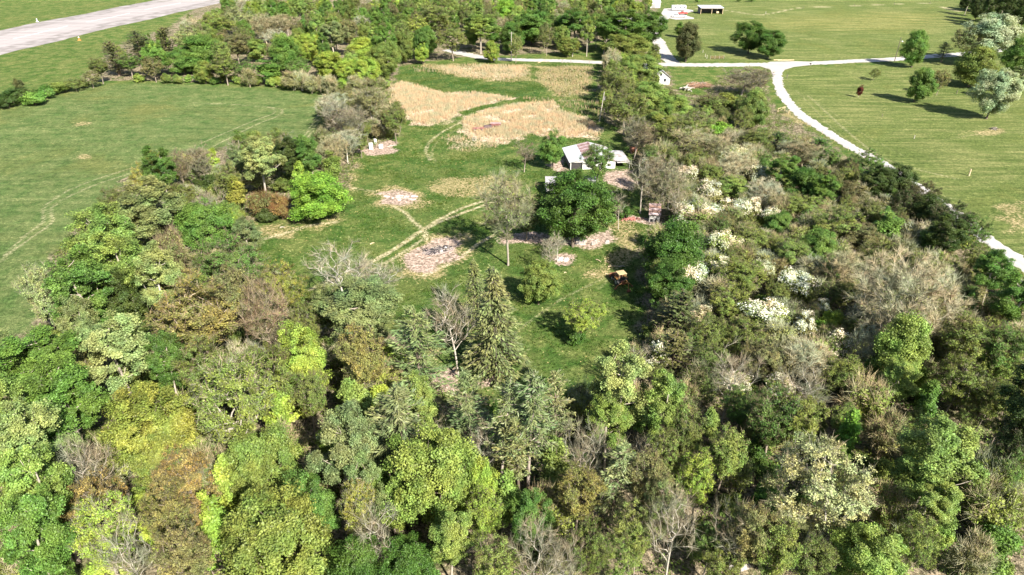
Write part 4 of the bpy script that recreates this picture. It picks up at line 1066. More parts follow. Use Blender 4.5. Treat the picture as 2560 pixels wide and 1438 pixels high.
 (1920, 772, 112, 'blossom', 8.3, 'olive', 'whitest and largest blossom tree on the slope', {'petal': (0.82, 0.77, 0.74, 1)}),
 (2012, 795, 58, 'blossom', 6.8, 'brown', 'thin white blossom tree before the green sprout', {}),
 (2108, 850, 56, 'blossom', 8.8, 'olive', 'narrow white blossom tree below the tan twiggy tree', {'petal': (0.70, 0.66, 0.6, 1)}),
 (1755, 780, 50, 'blossom', 6.8, 'brown', 'faded small blossom tree behind the cedars', {'petal': (0.55, 0.47, 0.38, 1)}),
 (2040, 820, 50, 'bush', 4.5, 'bright', 'vivid green sprout of a bush below the blossom trees', {}),
 # --- bare trees of the lower right
 (1830, 930, 120, 'bare', 12.0, 'brown', 'crooked grey leafless tree in the middle thicket', {'variant': 1, 'bark': WHITEBARK}),
 (2010, 955, 125, 'bare', 10.0, 'brown', 'low white leafless tree behind the cream-leaved tree', {'variant': 3, 'bark': WHITEBARK}),
 (1690, 1310, 140, 'bare', 14.0, 'brown', 'tall white leafless tree in the lower thicket', {'variant': 0, 'bark': WHITEBARK}),
 (1845, 1320, 120, 'bare', 12.0, 'brown', 'white leafless tree with a bent trunk near the pale boulder', {'variant': 1, 'bark': WHITEBARK}),
 (1590, 900, 60, 'bare', 10.0, 'brown', 'small bare tree rising out of the bright pale leafy tree', {'bark': WHITEBARK}),
 (1650, 440, 120, 'twiggy', 14.0, 'brown', 'grey many-stemmed leafless tree beside the garage forecourt', {'variant': 0, 'bark': (0.46, 0.41, 0.34)}),
 (1610, 430, 90, 'bare', 14.0, 'brown', 'grey forked bare tree next to the carport', {'variant': 2, 'bark': (0.42, 0.37, 0.31)}),
 (1690, 500, 60, 'bare', 10.0, 'brown', 'bare grey tree above the brown-roofed shed', {'bark': (0.42, 0.37, 0.31)}),
 # --- hedgerow between the meadow and the road
 (1572, 112, 120, 'round', 12.0, 'olive', 'yellow-green tree at the road end of the hedgerow', {}),
 (1545, 195, 92, 'airy', 14.0, 'olive', 'thin olive tree shading the meadow by the hedgerow', {}),
 (1605, 165, 110, 'round', 11.0, 'fresh', 'yellow-green crown beside the white gabled house', {}),
 (1565, 255, 110, 'airy', 15.0, 'olive', 'olive tree behind the leaning utility pole', {}),
 (1625, 240, 110, 'round', 12.0, 'fresh', 'fresh green crown in the middle of the hedgerow', {}),
 (1640, 305, 100, 'tall', 12.0, 'olive', 'olive tree where the hedgerow meets the slope', {}),
 (1590, 330, 90, 'twiggy', 12.0, 'brown', 'brown-grey twiggy tree behind the carport', {'variant': 1}),
 (1862, 195, 110, 'twiggy', 10.0, 'brown', 'grey twiggy tree before the gravel road junction', {'variant': 1, 'bark': (0.34, 0.29, 0.25)}),
 (1905, 195, 60, 'twiggy', 10.0, 'brown', 'second grey twiggy tree against the road junction', {'variant': 2, 'bark': (0.34, 0.29, 0.25)}),
 (1820, 245, 90, 'bush', 5.5, 'olive', 'olive shrub below the grey twiggy trees', {}),
 (1780, 255, 70, 'brush', 5.0, 'olive', 'thin brushy shrub beside the brush pile', {}),
 (1800, 320, 80, 'bush', 5.0, 'bright', 'bright green shrub near the wooden gate', {}),
 (1905, 340, 46, 'cedar', 6.0, 'green', 'small dark tree on the bare soil near the gate', {}),
 (1945, 355, 60, 'cedar', 7.0, 'dark', 'dark conical tree on the bare soil near the gate', {}),
 # --- far side of the road
 (1722, 95, 62, 'round', 17.5, 'cedar', 'dark egg-shaped evergreen beside the farm drive', {'variant': 1}),
 (1700, 68, 26, 'narrow', 8.0, 'green', 'small tree half behind the egg-shaped evergreen', {}),
 (1878, 85, 88, 'round', 15.0, 'deep', 'left crown of the pair of big green trees by the road', {}),
 (1928, 103, 84, 'round', 13.0, 'deep', 'right crown of the pair of big green trees by the road', {}),
 (1560, 58, 120, 'tall', 20.0, 'green', 'large dark tree hiding the far white house', {'variant': 1}),
 (1625, 62, 96, 'round', 17.0, 'deep', 'big green tree standing at the head of the farm drive', {}),
 (1515, 60, 80, 'tall', 19.0, 'green', 'tall green tree beside the one hiding the far house', {}),
 (2294, 112, 62, 'round', 16.0, 'green', 'upright green tree at the roadside past the lamp pole', {'variant': 1}),
 (2362, 122, 45, 'pine', 9.0, 'dark', 'small flat-topped pine by the road', {}),
 (2300, 202, 66, 'round', 13.0, 'green', 'conical green tree on the mown field', {'variant': 1}),
 (2355, 192, 44, 'airy', 10.0, 'bronze', 'brown-leaved tree beside the conical field tree', {}),
 (2488, 85, 135, 'round', 22.0, 'silver', 'large silvery round tree at the top of the field', {'variant': 0}),
 (2425, 95, 80, 'airy', 17.0, 'grey', 'grey-green tree beside the large silvery tree', {}),
 (2440, 155, 96, 'round', 16.0, 'olive', 'yellow-green tree in front of the large silvery tree', {'variant': 1}),
 (2492, 222, 112, 'round', 17.0, 'silver', 'silver-green tree casting a long shadow on the mown field', {'variant': 0}),
 (2552, 130, 70, 'round', 16.0, 'green', 'green tree at the border beside the silvery trees', {}),
 (2556, 190, 60, 'tall', 13.0, 'grey', 'grey tree past the field at the border', {}),
 (2188, 180, 28, 'airy', 5.0, 'olive', 'little thin tree alone on the mown field', {}),
 (2150, 224, 14, 'round', 5.0, 'red', 'tiny dark red tree on the mown field', {'bark': (0.5, 0.45, 0.4)}),
 # --- line of trees by the runway
 (285, 138, 56, 'cedar', 14.0, 'cedar', 'dark cedar nearest the runway in the treeline', {}),
 (345, 105, 79, 'pine', 15.0, 'cedar', 'dark pine next to the treeline cedar', {}),
 (412, 100, 56, 'cedar', 14.0, 'cedar', 'brown-green cedar past the dark treeline pine', {}),
 (505, 122, 120, 'round', 15.0, 'green', 'large green tree at the far border of the hayfield', {'variant': 1}),
 (455, 150, 90, 'round', 10.0, 'green', 'lower green tree in front of the brown-green cedar', {}),
 (830, 80, 62, 'tall', 18.0, 'grey', 'blue-grey poplar in the far woods', {}),
 (720, 130, 82, 'round', 16.0, 'green', 'conical green tree at the far woods edge', {'variant': 1}),
 (820, 155, 84, 'round', 11.0, 'lime', 'bright lime tree at the far woods edge', {}),
 (870, 170, 62, 'round', 10.0, 'lime', 'second bright lime tree next to the first at the far woods edge', {}),
 (955, 150, 90, 'round', 15.0, 'olive', 'yellow-green tree at the corner of the meadow', {}),
 (1085, 45, 90, 'airy', 19.0, 'olive', 'olive tree on a tall pale trunk in the far woods', {'variant': 2}),
 (1130, 85, 80, 'airy', 17.0, 'olive', 'brown-green tree near the far road bend', {}),
 (1200, 60, 96, 'tall', 19.0, 'fresh', 'fresh green tree in the middle of the far woods', {}),
 (1260, 30, 70, 'round', 17.0, 'bright', 'vivid yellow-green tree highest in the far woods', {}),
 (1330, 60, 110, 'round', 17.0, 'green', 'broad green tree behind the far road', {}),
 (1420, 112, 62, 'round', 9.0, 'olive', 'small lime-olive tree beside the far road', {}),
 (1440, 50, 96, 'tall', 18.0, 'green', 'tall green tree above the small roadside tree', {}),
 (770, 112, 66, 'round', 13.0, 'lime', 'lime green tree standing back in the far woods', {}),
 (905, 120, 74, 'round', 12.0, 'lime', 'large lime tree at the middle of the far woods edge', {}),
 (640, 120, 64, 'round', 10.0, 'fresh', 'fresh green low tree between bare stems of the far woods', {}),
 (600, 40, 70, 'airy', 17.0, 'pale', 'pale half-leafed tree beside the end of the runway', {'bark': WHITEBARK}),
 (1042, 60, 70, 'airy', 16.0, 'lime', 'yellowish tree standing in the far woods', {}),
]
for i, (bx, by, bw) in enumerate(((15, 248, 60), (62, 232, 62), (112, 225, 56), (160, 212, 40), (205, 205, 36), (45, 205, 26))):
    HAND.append((bx, by, bw, 'bush', (5.0, 5.5, 5.0, 4.0, 3.5, 4.5)[i], ('dark', 'dark', 'green', 'olive', 'olive', 'cedar')[i], None, {}))
HEDGE = ['hedge shrub nearest the border between hayfield and runway', 'tallest shrub of the hedge between hayfield and runway', 'wide shrub in the hedge between hayfield and runway', 'fourth shrub along the hedge towards the treeline', 'last shrub of the hedge before the treeline', 'brown-green shrub sticking up behind the hedge']
LAND = []
hk = 0
for (px, py, w, kind, H, col, label, kw) in HAND:
    if label is None: label = HEDGE[hk]; hk += 1
    x, y, d = crown_xy(px, py, kind, H)
    kw = dict(kw)
    plant(kind, x, y, w * d / FPX, H, pc(col, 0.03), label, 'trees and shrubs picked out one by one' if False else None, **kw)
N_HAND = len(PLACED)

# ------------------------------------------------------------------ the rest of the woods
LANDMARKS = {}
def lm(phrase, px, py, z=0):
    q = G(px, py, z); LANDMARKS[phrase] = (q.x, q.y)
for ph, px, py, z in (('the golden maple', 378, 1055, 8), ('the bronze oak', 500, 770, 11), ('the olive oak', 555, 1000, 12), ('the widest olive crown', 688, 1350, 8), ('the two-toned tree', 1085, 1178, 9),
                      ('the tallest pine', 1325, 1030, 12), ('the grey-green poplar', 835, 1105, 11), ('the tallest spruce', 1240, 800, 10), ('the bright pale tree', 1550, 960, 11), ('the backhoe', 1553, 705, 1),
                      ('the brown-roofed shed', 1632, 540, 1), ('the garage', 1490, 400, 2), ('the dark green maple', 1692, 615, 8), ('the whitest blossom tree', 1920, 772, 4), ('the huge tan tree', 2290, 735, 10),
                      ('the cream-leaved tree', 2065, 1205, 9), ('the large fresh tree', 2340, 1120, 10), ('the conical green tree', 2012, 462, 6), ('the lane bend', 2140, 374, 0), ('the wooden gate', 1955, 280, 0),
                      ('the road junction', 1940, 165, 0), ('the gabled house', 1669, 200, 2), ('the bright lime maple', 786, 478, 6), ('the hayfield thicket', 560, 450, 4), ('the white boxes', 935, 360, 0), ('the leaning pole', 1500, 300, 0),
                      ('the far lime trees', 840, 160, 6), ('the treeline cedars', 345, 120, 8), ('the far road bend', 1150, 135, 0), ('the far white house', 1565, 75, 2), ('the silvery tree', 2488, 85, 10), ('the nearest woods corner', 60, 1330, 9),
                      ('the vivid far tree', 1260, 30, 10), ('the broad roadside tree', 1330, 60, 10), ('the pale-trunk olive tree', 1085, 45, 12), ('the pale runway tree', 600, 40, 10), ('the large edge lime tree', 905, 120, 8), ('the fresh far tree', 1200, 60, 12), ('the tall roadside pole', 1278, 150, 0), ('the conical edge tree', 720, 130, 9), ('the cedars', 1690, 830, 5), ('the big blue poplar', 830, 80, 9), ('the big green tree', 505, 122, 8), ('the dry slope', 2480, 1280, 0), ('the red soil gap', 1130, 1400, 0), ('the bent white tree', 1845, 1320, 6), ('the highest blossom tree', 1722, 425, 4)):
    lm(ph, px, py, z)
COLWORD = dict(pale='pale green', grey='grey-green', fresh='fresh green', green='mid-green', deep='deep green', dark='dark green', lime='lime', bright='vivid green', gold='yellow', orange='orange', rust='rust-brown', bronze='bronze', olive='olive', brown='brown', tan='tan', pine='blue-green', fir='yellowish', cedar='brown-green', silver='silvery', cream='cream', red='red')
NOUN = dict(round='round tree', tall='tall loose tree', airy='half-leafed tree', narrow='young tree', bush='bush', brush='twiggy shrub', bare='bare white tree', twiggy='leafless twiggy tree', small='half-leafed sapling', blossom='blossoming tree', pine='pine', spruce='spruce', cedar='cedar')
USED = {}
def auto_label(x, y, H, w, kind, col, tone=''):
    ds = sorted((math.hypot(x - p[0], y - p[1]), n, p) for n, p in LANDMARKS.items())
    d0, n0, p0 = ds[0]
    dy = y - p0[1]; dx = x - p0[0]
    size = {'bush': ('small', 'middling', 'big'), 'brush': ('small', 'middling', 'big')}.get(kind, ('short', 'middling', 'tall'))
    hs = KIND_H[kind]; sz = size[0] if H < hs * 0.9 else (size[2] if H > hs * 1.1 else size[1])
    noun = NOUN[kind].replace('tall ', '')
    cw = COLWORD[col] + ' ' if kind not in ('bare', 'twiggy', 'brush') else tone
    far = 'close ' if d0 < 7 else ('well ' if d0 > 16 else '')
    second = None
    for d1, n1, p1 in ds[1:9]:     # a second landmark on the other side
        ang = (dx * (x - p1[0]) + dy * (y - p1[1])) / (d0 * d1 + 1e-6)
        if ang < -0.35: second = n1; break
    if d0 < 5: place = 'right against ' + n0
    elif abs(dy) > abs(dx) * 1.3: place = far + ('behind ' if dy > 0 else 'in front of ') + n0
    elif second: place = far + 'between ' + n0 + ' and ' + second
    else: place = far + 'beside ' + n0
    lab = f'{sz} {cw}{noun} {place}'
    if len(lab.split()) > 16: lab = lab.replace('well between', 'between').replace('close between', 'between')
    if len(lab.split()) > 16: lab = lab.split(' ', 1)[1]
    if lab in USED and second and 'between' not in lab and len((lab + ' towards ' + second).split()) <= 16: lab += ' towards ' + second
    return lab
FILL_ZONES = [
 # polygon of crown pixels, spacing (m), list of (kind, colour, weight)
 ('near left', [(-20, 850), (110, 820), (90, 720), (160, 640), (160, 560), (330, 430), (480, 385), (700, 350), (800, 390), (720, 470), (700, 540), (600, 520), (650, 640), (740, 720), (770, 800), (900, 830), (1000, 850), (1090, 930), (1120, 1000), (1100, 1080), (960, 1140), (900, 1440), (-20, 1440)], 5.2,
  [('tall', 'green', 3), ('tall', 'fresh', 3), ('tall', 'grey', 2), ('airy', 'olive', 4), ('airy', 'bronze', 2.5), ('airy', 'gold', 1.5), ('round', 'olive', 2), ('round', 'green', 1.5), ('bare', 'brown', 2.2), ('narrow', 'lime', 2), ('bush', 'olive', 3), ('brush', 'olive', 3), ('twiggy', 'brown', 1)]),
 ('middle', [(900, 1140), (1100, 1080), (1120, 1000), (1240, 990), (1460, 965), (1480, 890), (1600, 870), (1660, 960), (1650, 1200), (1560, 1440), (880, 1440)], 4.6,
  [('pine', 'pine', 3), ('pine', 'fir', 2.5), ('airy', 'olive', 3), ('airy', 'bronze', 2), ('round', 'green', 1.5), ('tall', 'grey', 1.5), ('bare', 'brown', 3), ('narrow', 'fresh', 2), ('bush', 'green', 2), ('brush', 'olive', 3)]),
 ('right slope', [(1600, 350), (1680, 300), (1780, 290), (1860, 330), (1960, 350), (2080, 370), (2160, 430), (2260, 480), (2380, 570), (2470, 640), (2580, 720), (2580, 1000), (2300, 1010), (1900, 960), (1660, 960), (1620, 860), (1620, 770), (1650, 540), (1640, 470)], 4.7,
  [('brush', 'olive', 5), ('brush', 'brown', 3), ('bush', 'olive', 2), ('bush', 'fresh', 1.2), ('small', 'olive', 5.5), ('small', 'brown', 3), ('small', 'green', 1.5), ('blossom', 'olive', 0.9), ('narrow', 'green', 1.0), ('twiggy', 'brown', 1.2)]),
 ('lower right', [(1650, 970), (1900, 960), (2300, 1010), (2580, 1000), (2580, 1440), (1560, 1440), (1650, 1200)], 4.2,
  [('small', 'olive', 5), ('small', 'fresh', 2), ('airy', 'olive', 3), ('bush', 'olive', 3), ('bush', 'fresh', 3), ('bush', 'green', 2), ('brush', 'olive', 2), ('narrow', 'fresh', 2.5), ('bare', 'brown', 1.2), ('round', 'green', 0.8)]),
 ('hedgerow', [(1510, 160), (1540, 110), (1640, 120), (1655, 180), (1690, 235), (1700, 270), (1800, 265), (1870, 240), (1910, 250), (1900, 290), (1690, 310), (1600, 350), (1520, 320), (1510, 240)], 5.5,
  [('round', 'olive', 2), ('round', 'fresh', 3), ('small', 'olive', 3), ('small', 'lime', 2), ('narrow', 'fresh', 2), ('bush', 'fresh', 1), ('bush', 'olive', 0.5), ('twiggy', 'brown', 0.8)]),
 ('far woods', [(255, 160), (300, 110), (420, 75), (520, 30), (560, 0), (1640, -6), (1650, 60), (1580, 85), (1480, 95), (1440, 120), (1140, 135), (1000, 150), (975, 200), (900, 200), (640, 195), (450, 190), (330, 178)], 14.5,
  [('tall', 'green', 2.5), ('tall', 'fresh', 2), ('airy', 'olive', 3), ('airy', 'fresh', 1.5), ('airy', 'brown', 2), ('round', 'green', 2.5), ('round', 'fresh', 2.5), ('round', 'olive', 2), ('round', 'lime', 1), ('twiggy', 'brown', 2)]),
 ('woods edge', [(330, 192), (460, 200), (640, 203), (840, 212), (985, 204), (985, 190), (840, 196), (640, 188), (460, 184), (330, 175)], 5.0, [('bush', 'green', 3), ('bush', 'olive', 2), ('brush', 'brown', 2), ('bush', 'lime', 1.5), ('bush', 'fresh', 1.5)]),
 ('tree row', [(810, 250), (870, 205), (960, 210), (1000, 270), (990, 330), (940, 335), (870, 365), (830, 385), (800, 350)], 5.6,
  [('twiggy', 'brown', 3), ('brush', 'brown', 2), ('bush', 'olive', 1.5), ('small', 'olive', 2), ('small', 'brown', 2)]),
 ('far corner', [(2380, -10), (2580, -20), (2580, 60), (2540, 70), (2430, 45), (2400, 30)], 15.0,
  [('tall', 'dark', 3), ('round', 'dark', 3), ('twiggy', 'brown', 2)]),
 ('far top', [(1720, -15), (1900, -15), (1890, 4), (1740, 6)], 9.0, [('round', 'green', 2), ('bush', 'green', 2), ('twiggy', 'brown', 1)]),
 ('roadside', [(1000, 150), (1150, 148), (1300, 152), (1420, 158), (1400, 164), (1200, 160), (1010, 158)], 4.0, [('bush', 'deep', 3), ('bush', 'green', 2), ('brush', 'olive', 1)]),
]
OPEN = [GP(HAY), GP(YARD), GP(RIGHTF), GP(PAST)]
ROADL = [(smooth_line(GP(r[0]), 4), r[1] / 2 + 1.5) for r in (ROAD_MAIN, ROAD_DRIVE, ROAD_FARM)]
BUILD = [(22, 188, 11), (15, 168, 8), (32.6, 148.5, 3.2), (21, 115, 5), (60, 290, 10)]
VIEW_KEEP = [(1395, 345, 1470, 430), (1525, 380, 1590, 425), (1610, 505, 1655, 560), (1655, 168, 1690, 215), (1525, 675, 1580, 745), (1700, 195, 1770, 240), (1925, 262, 1990, 300), (925, 345, 965, 378)]
fr = np.random.default_rng(21)
pts_xy = [(p[0], p[1], p[2]) for p in PLACED]
fills = []
HPX = []
EXTRA = [
 (1720, 1060, 90, 'airy', 'olive', 0.9),
 (1808, 1129, 95, 'airy', 'fresh', 0.8),
 (1941, 1020, 130, 'airy', 'green', 0.95),
 (1996, 1050, 110, 'airy', 'olive', 0.85),
 (2170, 1002, 110, 'brush', 'olive', 1.3),
 (2223, 1080, 95, 'brush', 'brown', 1.2),
 (1857, 1002, 90, 'small', 'green', 1.1),
 (1681, 1129, 95, 'airy', 'olive', 0.9),
 (1889, 1129, 84, 'bush', 'deep', 1.2),
 (1748, 1206, 90, 'airy', 'lime', 0.8),
 (1681, 1249, 105, 'airy', 'grey', 0.85),
 (1871, 1337, 115, 'airy', 'brown', 0.9),
 (1941, 1372, 115, 'airy', 'olive', 0.85),
 (1776, 1347, 85, 'small', 'green', 1.1),
 (2293, 1337, 110, 'small', 'fresh', 1.2),
 (2469, 1178, 95, 'brush', 'olive', 1.2),
 (2522, 1090, 95, 'airy', 'dark', 0.9),
 (2522, 1171, 85, 'small', 'green', 1.1),
 (2545, 1266, 70, 'brush', 'olive', 1.1),
 (2258, 1301, 75, 'brush', 'olive', 1.1),
 (2434, 1389, 95, 'brush', 'brown', 1.1),
 (2047, 1400, 100, 'small', 'olive', 1.1),
 (1811, 1400, 100, 'small', 'olive', 1.0),
 (2590, 1010, 170, 'tall', 'dark', 1.15),
 (1600, 1310, 110, 'airy', 'olive', 0.8),
 (1560, 1390, 100, 'small', 'fresh', 1.0),
 (1620, 1200, 100, 'airy', 'brown', 0.85),
 (1480, 1360, 100, 'airy', 'olive', 0.8),
 (1240, 1400, 110, 'airy', 'olive', 0.8),
 (2100, 551, 120, 'airy', 'olive', 0.75),
 (2047, 618, 100, 'round', 'green', 0.75),
 (2110, 671, 100, 'twiggy', 'brown', 0.85),
 (1977, 629, 85, 'small', 'fresh', 1.0),
 (1853, 689, 115, 'airy', 'olive', 0.65),
 (1765, 820, 100, 'small', 'olive', 1.1),
 (1818, 745, 90, 'small', 'olive', 1.0),
 (1776, 885, 85, 'small', 'fresh', 1.1),
 (1906, 882, 110, 'small', 'brown', 1.2),
 (2012, 900, 115, 'twiggy', 'tan', 0.8),
 (1857, 835, 100, 'airy', 'olive', 0.65),
 (2086, 798, 75, 'bush', 'lime', 1.3),
 (2416, 850, 130, 'airy', 'olive', 0.9),
 (2487, 865, 110, 'airy', 'green', 0.9),
 (2399, 940, 120, 'small', 'olive', 1.3),
 (2522, 905, 105, 'small', 'fresh', 1.2),
 (2160, 865, 75, 'twiggy', 'brown', 0.8),
 (2117, 940, 100, 'small', 'olive', 1.1),
 (1775, 360, 100, 'twiggy', 'olive', 0.75),
 (1725, 350, 95, 'twiggy', 'olive', 0.8),
 (1897, 350, 80, 'small', 'olive', 1.0),
 (1838, 412, 115, 'twiggy', 'tan', 0.7),
 (2012, 380, 90, 'twiggy', 'brown', 0.75),
 (1914, 478, 100, 'twiggy', 'tan', 0.65),
 (1831, 465, 80, 'small', 'fresh', 0.9),
 (1980, 511, 90, 'small', 'olive', 0.9),
 (2034, 515, 90, 'small', 'fresh', 0.9),
 (1880, 590, 85, 'small', 'olive', 1.0),
 (1680, 330, 100, 'airy', 'olive', 0.75),
 (1740, 300, 100, 'airy', 'olive', 0.75),
 (1690, 270, 90, 'round', 'fresh', 0.8),
 (2330, 660, 110, 'airy', 'olive', 0.7),
 (2200, 640, 110, 'airy', 'olive', 0.75),
 (2150, 590, 90, 'small', 'brown', 1.0),
 (30, 235, 70, 'bush', 'dark', 1.3),
 (85, 240, 66, 'bush', 'green', 1.3),
 (135, 218, 60, 'bush', 'olive', 1.2),
 (185, 205, 50, 'small', 'olive', 0.6),
 (225, 190, 46, 'small', 'brown', 0.8),
 (245, 165, 46, 'small', 'olive', 1.2),
 (320, 150, 60, 'small', 'green', 1.2),
 (380, 160, 56, 'airy', 'brown', 0.7),
 (470, 90, 80, 'airy', 'pale', 1.0),
 (540, 60, 80, 'airy', 'olive', 1.0),
 (590, 110, 70, 'airy', 'brown', 0.95),
 (660, 60, 74, 'twiggy', 'brown', 1.1),
 (700, 60, 70, 'twiggy', 'brown', 1.1),
 (560, 160, 70, 'airy', 'olive', 0.8),
 (610, 165, 60, 'small', 'green', 1.1),
 (670, 170, 60, 'narrow', 'green', 1.2),
 (750, 165, 60, 'airy', 'green', 0.7),
]
for (px, py, w, kind, H, col, label, kw), pl in zip(HAND, PLACED):
    HPX.append((px, py, float(project(pl[0], pl[1], H * 0.5)[2]), w))
for (px, py, w, kind, col, hf) in EXTRA:
    H = KIND_H[kind] * hf
    x, y, d = crown_xy(px, py, kind, H)
    fills.append((kind, x, y, w * d / FPX, H, col, 'picked')); pts_xy.append((x, y, w * d / FPX / 2)); HPX.append((px, py, d, w))
HPX = np.array(HPX)
for zi, (zone, poly, sp, items) in enumerate(FILL_ZONES):
    wts = np.array([q[2] for q in items], float); wts /= wts.sum()
    P = np.array(poly, float); lo, hi = P.min(0), P.max(0)
    # sample evenly on the ground below the zone
    cs = [G(px, py, 6.0) for px, py in poly]
    x0, x1 = min(c.x for c in cs) - 6, max(c.x for c in cs) + 6; y0, y1 = min(c.y for c in cs) - 8, max(c.y for c in cs) + 6
    tries = int((x1 - x0) * (y1 - y0) / (sp * sp) * 9)
    for _ in range(tries):
        x, y = fr.uniform(x0, x1), fr.uniform(y0, y1)
        kind, col, _w = items[fr.choice(len(items), p=wts)]
        H = KIND_H[kind] * fr.uniform(0.72, 1.18)
        pr = PROTO[kind][0]
        if not in_poly(*project(x, y, H * pr['cz'] / pr['H'])[:2], poly): continue
        w = pr['W'] / pr['H'] * H * fr.uniform(0.85, 1.15)
        if kind == 'round': w *= 0.8
        if any(in_poly(np.array([x]), np.array([y]), q)[0] for q in OPEN): continue
        if any(line_dist(np.array([x]), np.array([y]), L)[0] < hw + min(w * 0.3, 2.5) for L, hw in ROADL): continue
        if any(math.hypot(x - b[0], y - b[1]) < b[2] + w * 0.3 for b in BUILD): continue
        low = kind in ('bush', 'brush')
        rad = w / 2
        ok = True
        for (qx, qy, qr) in pts_xy:
            dd = math.hypot(x - qx, y - qy)
            need = (0.62 if low else 0.74) * (rad + qr)
            if low and qr > 3.2: need = 0.45 * (rad + qr)
            if dd < max(need, sp * 0.6): ok = False; break
        if not ok: continue
        tx, ty, td_ = project(x, y, H); bx_, by_, bd = project(x, y, 0); wp_ = rad * FPX / float(td_)
        if any(k[0] - wp_ * 0.8 < tx < k[2] + wp_ * 0.8 and ty < k[3] and by_ > k[1] + 6 for k in VIEW_KEEP): continue
        cxp, cyp, cd = (float(v) for v in project(x, y, H * pr['cz'] / pr['H']))
        rh, rv = rad * FPX / cd, 0.42 * H * FPX / cd
        if np.any((HPX[:, 2] > cd + 1.5) & (((HPX[:, 0] - cxp) / (rh + 0.12 * HPX[:, 3])) ** 2 + ((HPX[:, 1] - cyp) / (rv + 0.12 * HPX[:, 3])) ** 2 < 1)): continue
        pts_xy.append((x, y, rad))
        fills.append((kind, x, y, w, H, col, zone))
TONES = (('tan ', (0.50, 0.42, 0.29)), ('pale ', (0.57, 0.50, 0.37)), ('brownish ', (0.42, 0.35, 0.24)), ('greyish ', (0.51, 0.47, 0.38)))
tones = [TONES[int(fr.integers(0, 4))] if f[0] in ('brush', 'twiggy') else ('', None) for f in fills]
labs = [auto_label(x, y, H, w, kind, col, t[0]) for (kind, x, y, w, H, col, zone), t in zip(fills, tones)]
taken = {}
for i, l in enumerate(labs): taken.setdefault(l, []).append(i)
ORD = ('nearest to it', 'second nearest', 'third nearest', 'fourth nearest', 'fifth nearest', 'sixth nearest', 'farthest off')
for l, ids in taken.items():
    if len(ids) == 1: continue
    n0 = max((n for n in LANDMARKS if n in l), key=len)
    first = min((n for n in LANDMARKS if n in l), key=lambda n: l.index(n))
    p0 = LANDMARKS[first]
    ids.sort(key=lambda i: math.hypot(fills[i][1] - p0[0], fills[i][2] - p0[1]))
    if len(ids) <= 7 and len(l.split()) <= 13:
        for k, i in enumerate(ids): labs[i] = l + ', ' + ORD[k]
    else:
        for k, i in enumerate(ids):
            if len(l.split()) <= 14 and len(ids) <= 2: labs[i] = l + (', nearer one' if k == 0 else ', farther one')
USED = {}
for l in labs: USED[l] = USED.get(l, 0) + 1
for (kind, x, y, w, H, col, zone), lab, tn in zip(fills, labs, tones):
    kw = {}
    if kind == 'bare': bf = random.uniform(0.7, 1.15); kw['bark'] = tuple(v * bf for v in (0.42, 0.375, 0.315))
    if tn[1]:
        bf = random.uniform(0.9, 1.1); k = tuple(v * bf for v in tn[1])
        kw['twig'] = (*k, 1); kw['bark'] = tuple(v * 1.05 for v in k)
    plant(kind, x, y, w, H, pc(col, 0.13), lab, lab if USED[lab] > 1 else None, variant=random.randrange(len(PROTO[kind])), **kw)
from collections import Counter
print('ZONES', Counter((f[6], f[0]) for f in fills))
print('TREES', N_HAND, len(fills), {k: sum(1 for p in PLACED if p[4] == k) for k in PROTO}, 'shared', sum(v for v in USED.values() if v > 1))

# ------------------------------------------------------------------ low undergrowth on the woodland floor
ur = np.random.default_rng(8)
def under(poly, dens):
    P = GP(poly); lo = np.maximum(P.min(0), (-130, 42)); hi = np.minimum(P.max(0), (150, 520))
    n = int((hi[0] - lo[0]) * (hi[1] - lo[1]) * dens); q = ur.uniform(lo, hi, (n, 2))
    return q[in_poly(q[:, 0], q[:, 1], P)]
q = under(BIGW, 1.7)
q = q[(wob(q[:, 0], q[:, 1], 2.6, 1.0) + ur.normal(0, 0.45, len(q)) > 0.1)]
for L, hw in ROADL: q = q[line_dist(q[:, 0], q[:, 1], L) > hw]
for b in BUILD: q = q[np.hypot(q[:, 0] - b[0], q[:, 1] - b[1]) > b[2]]
k = np.repeat(np.arange(len(q)), 9)
P = np.column_stack([q[k] + ur.normal(0, 0.35, (len(k), 2)), np.zeros(len(k))])
P[:, 2] = hgt(P[:, 0], P[:, 1]) + np.abs(ur.normal(0.3, 0.45, len(k))) + 0.05
V, F = cards(ur, P, unit(np.array([0, 0, 0.8]) + rand_dirs(ur, len(k)) * 0.8), 0.32 * ur.uniform(0.5, 1.3, len(k)), 0.23 * ur.uniform(0.5, 1.3, len(k)))
me = np_mesh('undergrowth', V, F, M['leaf']); set_tint(me, np.repeat(ur.uniform(0, 1, len(q))[k], 4))
o = link_mesh('undergrowth', me); o.color = leafc(108, 128, 52); tag(o, 'low green undergrowth on the woodland floor', kind='stuff')
q = under(BIGW, 0.5)
for L, hw in ROADL: q = q[line_dist(q[:, 0], q[:, 1], L) > hw]
V, F = blades(q, ur, 0.9, 0.05, 0.9, 3)
o = link_mesh('dead_brush', np_mesh('dead_brush', V, F, M['twig'])); o.color = (0.36, 0.29, 0.21, 1); tag(o, 'dead stalks and fallen twigs on the woodland floor', kind='stuff')
# ------------------------------------------------------------------ buildings
def gz(x, y): return float(hgt(x, y))
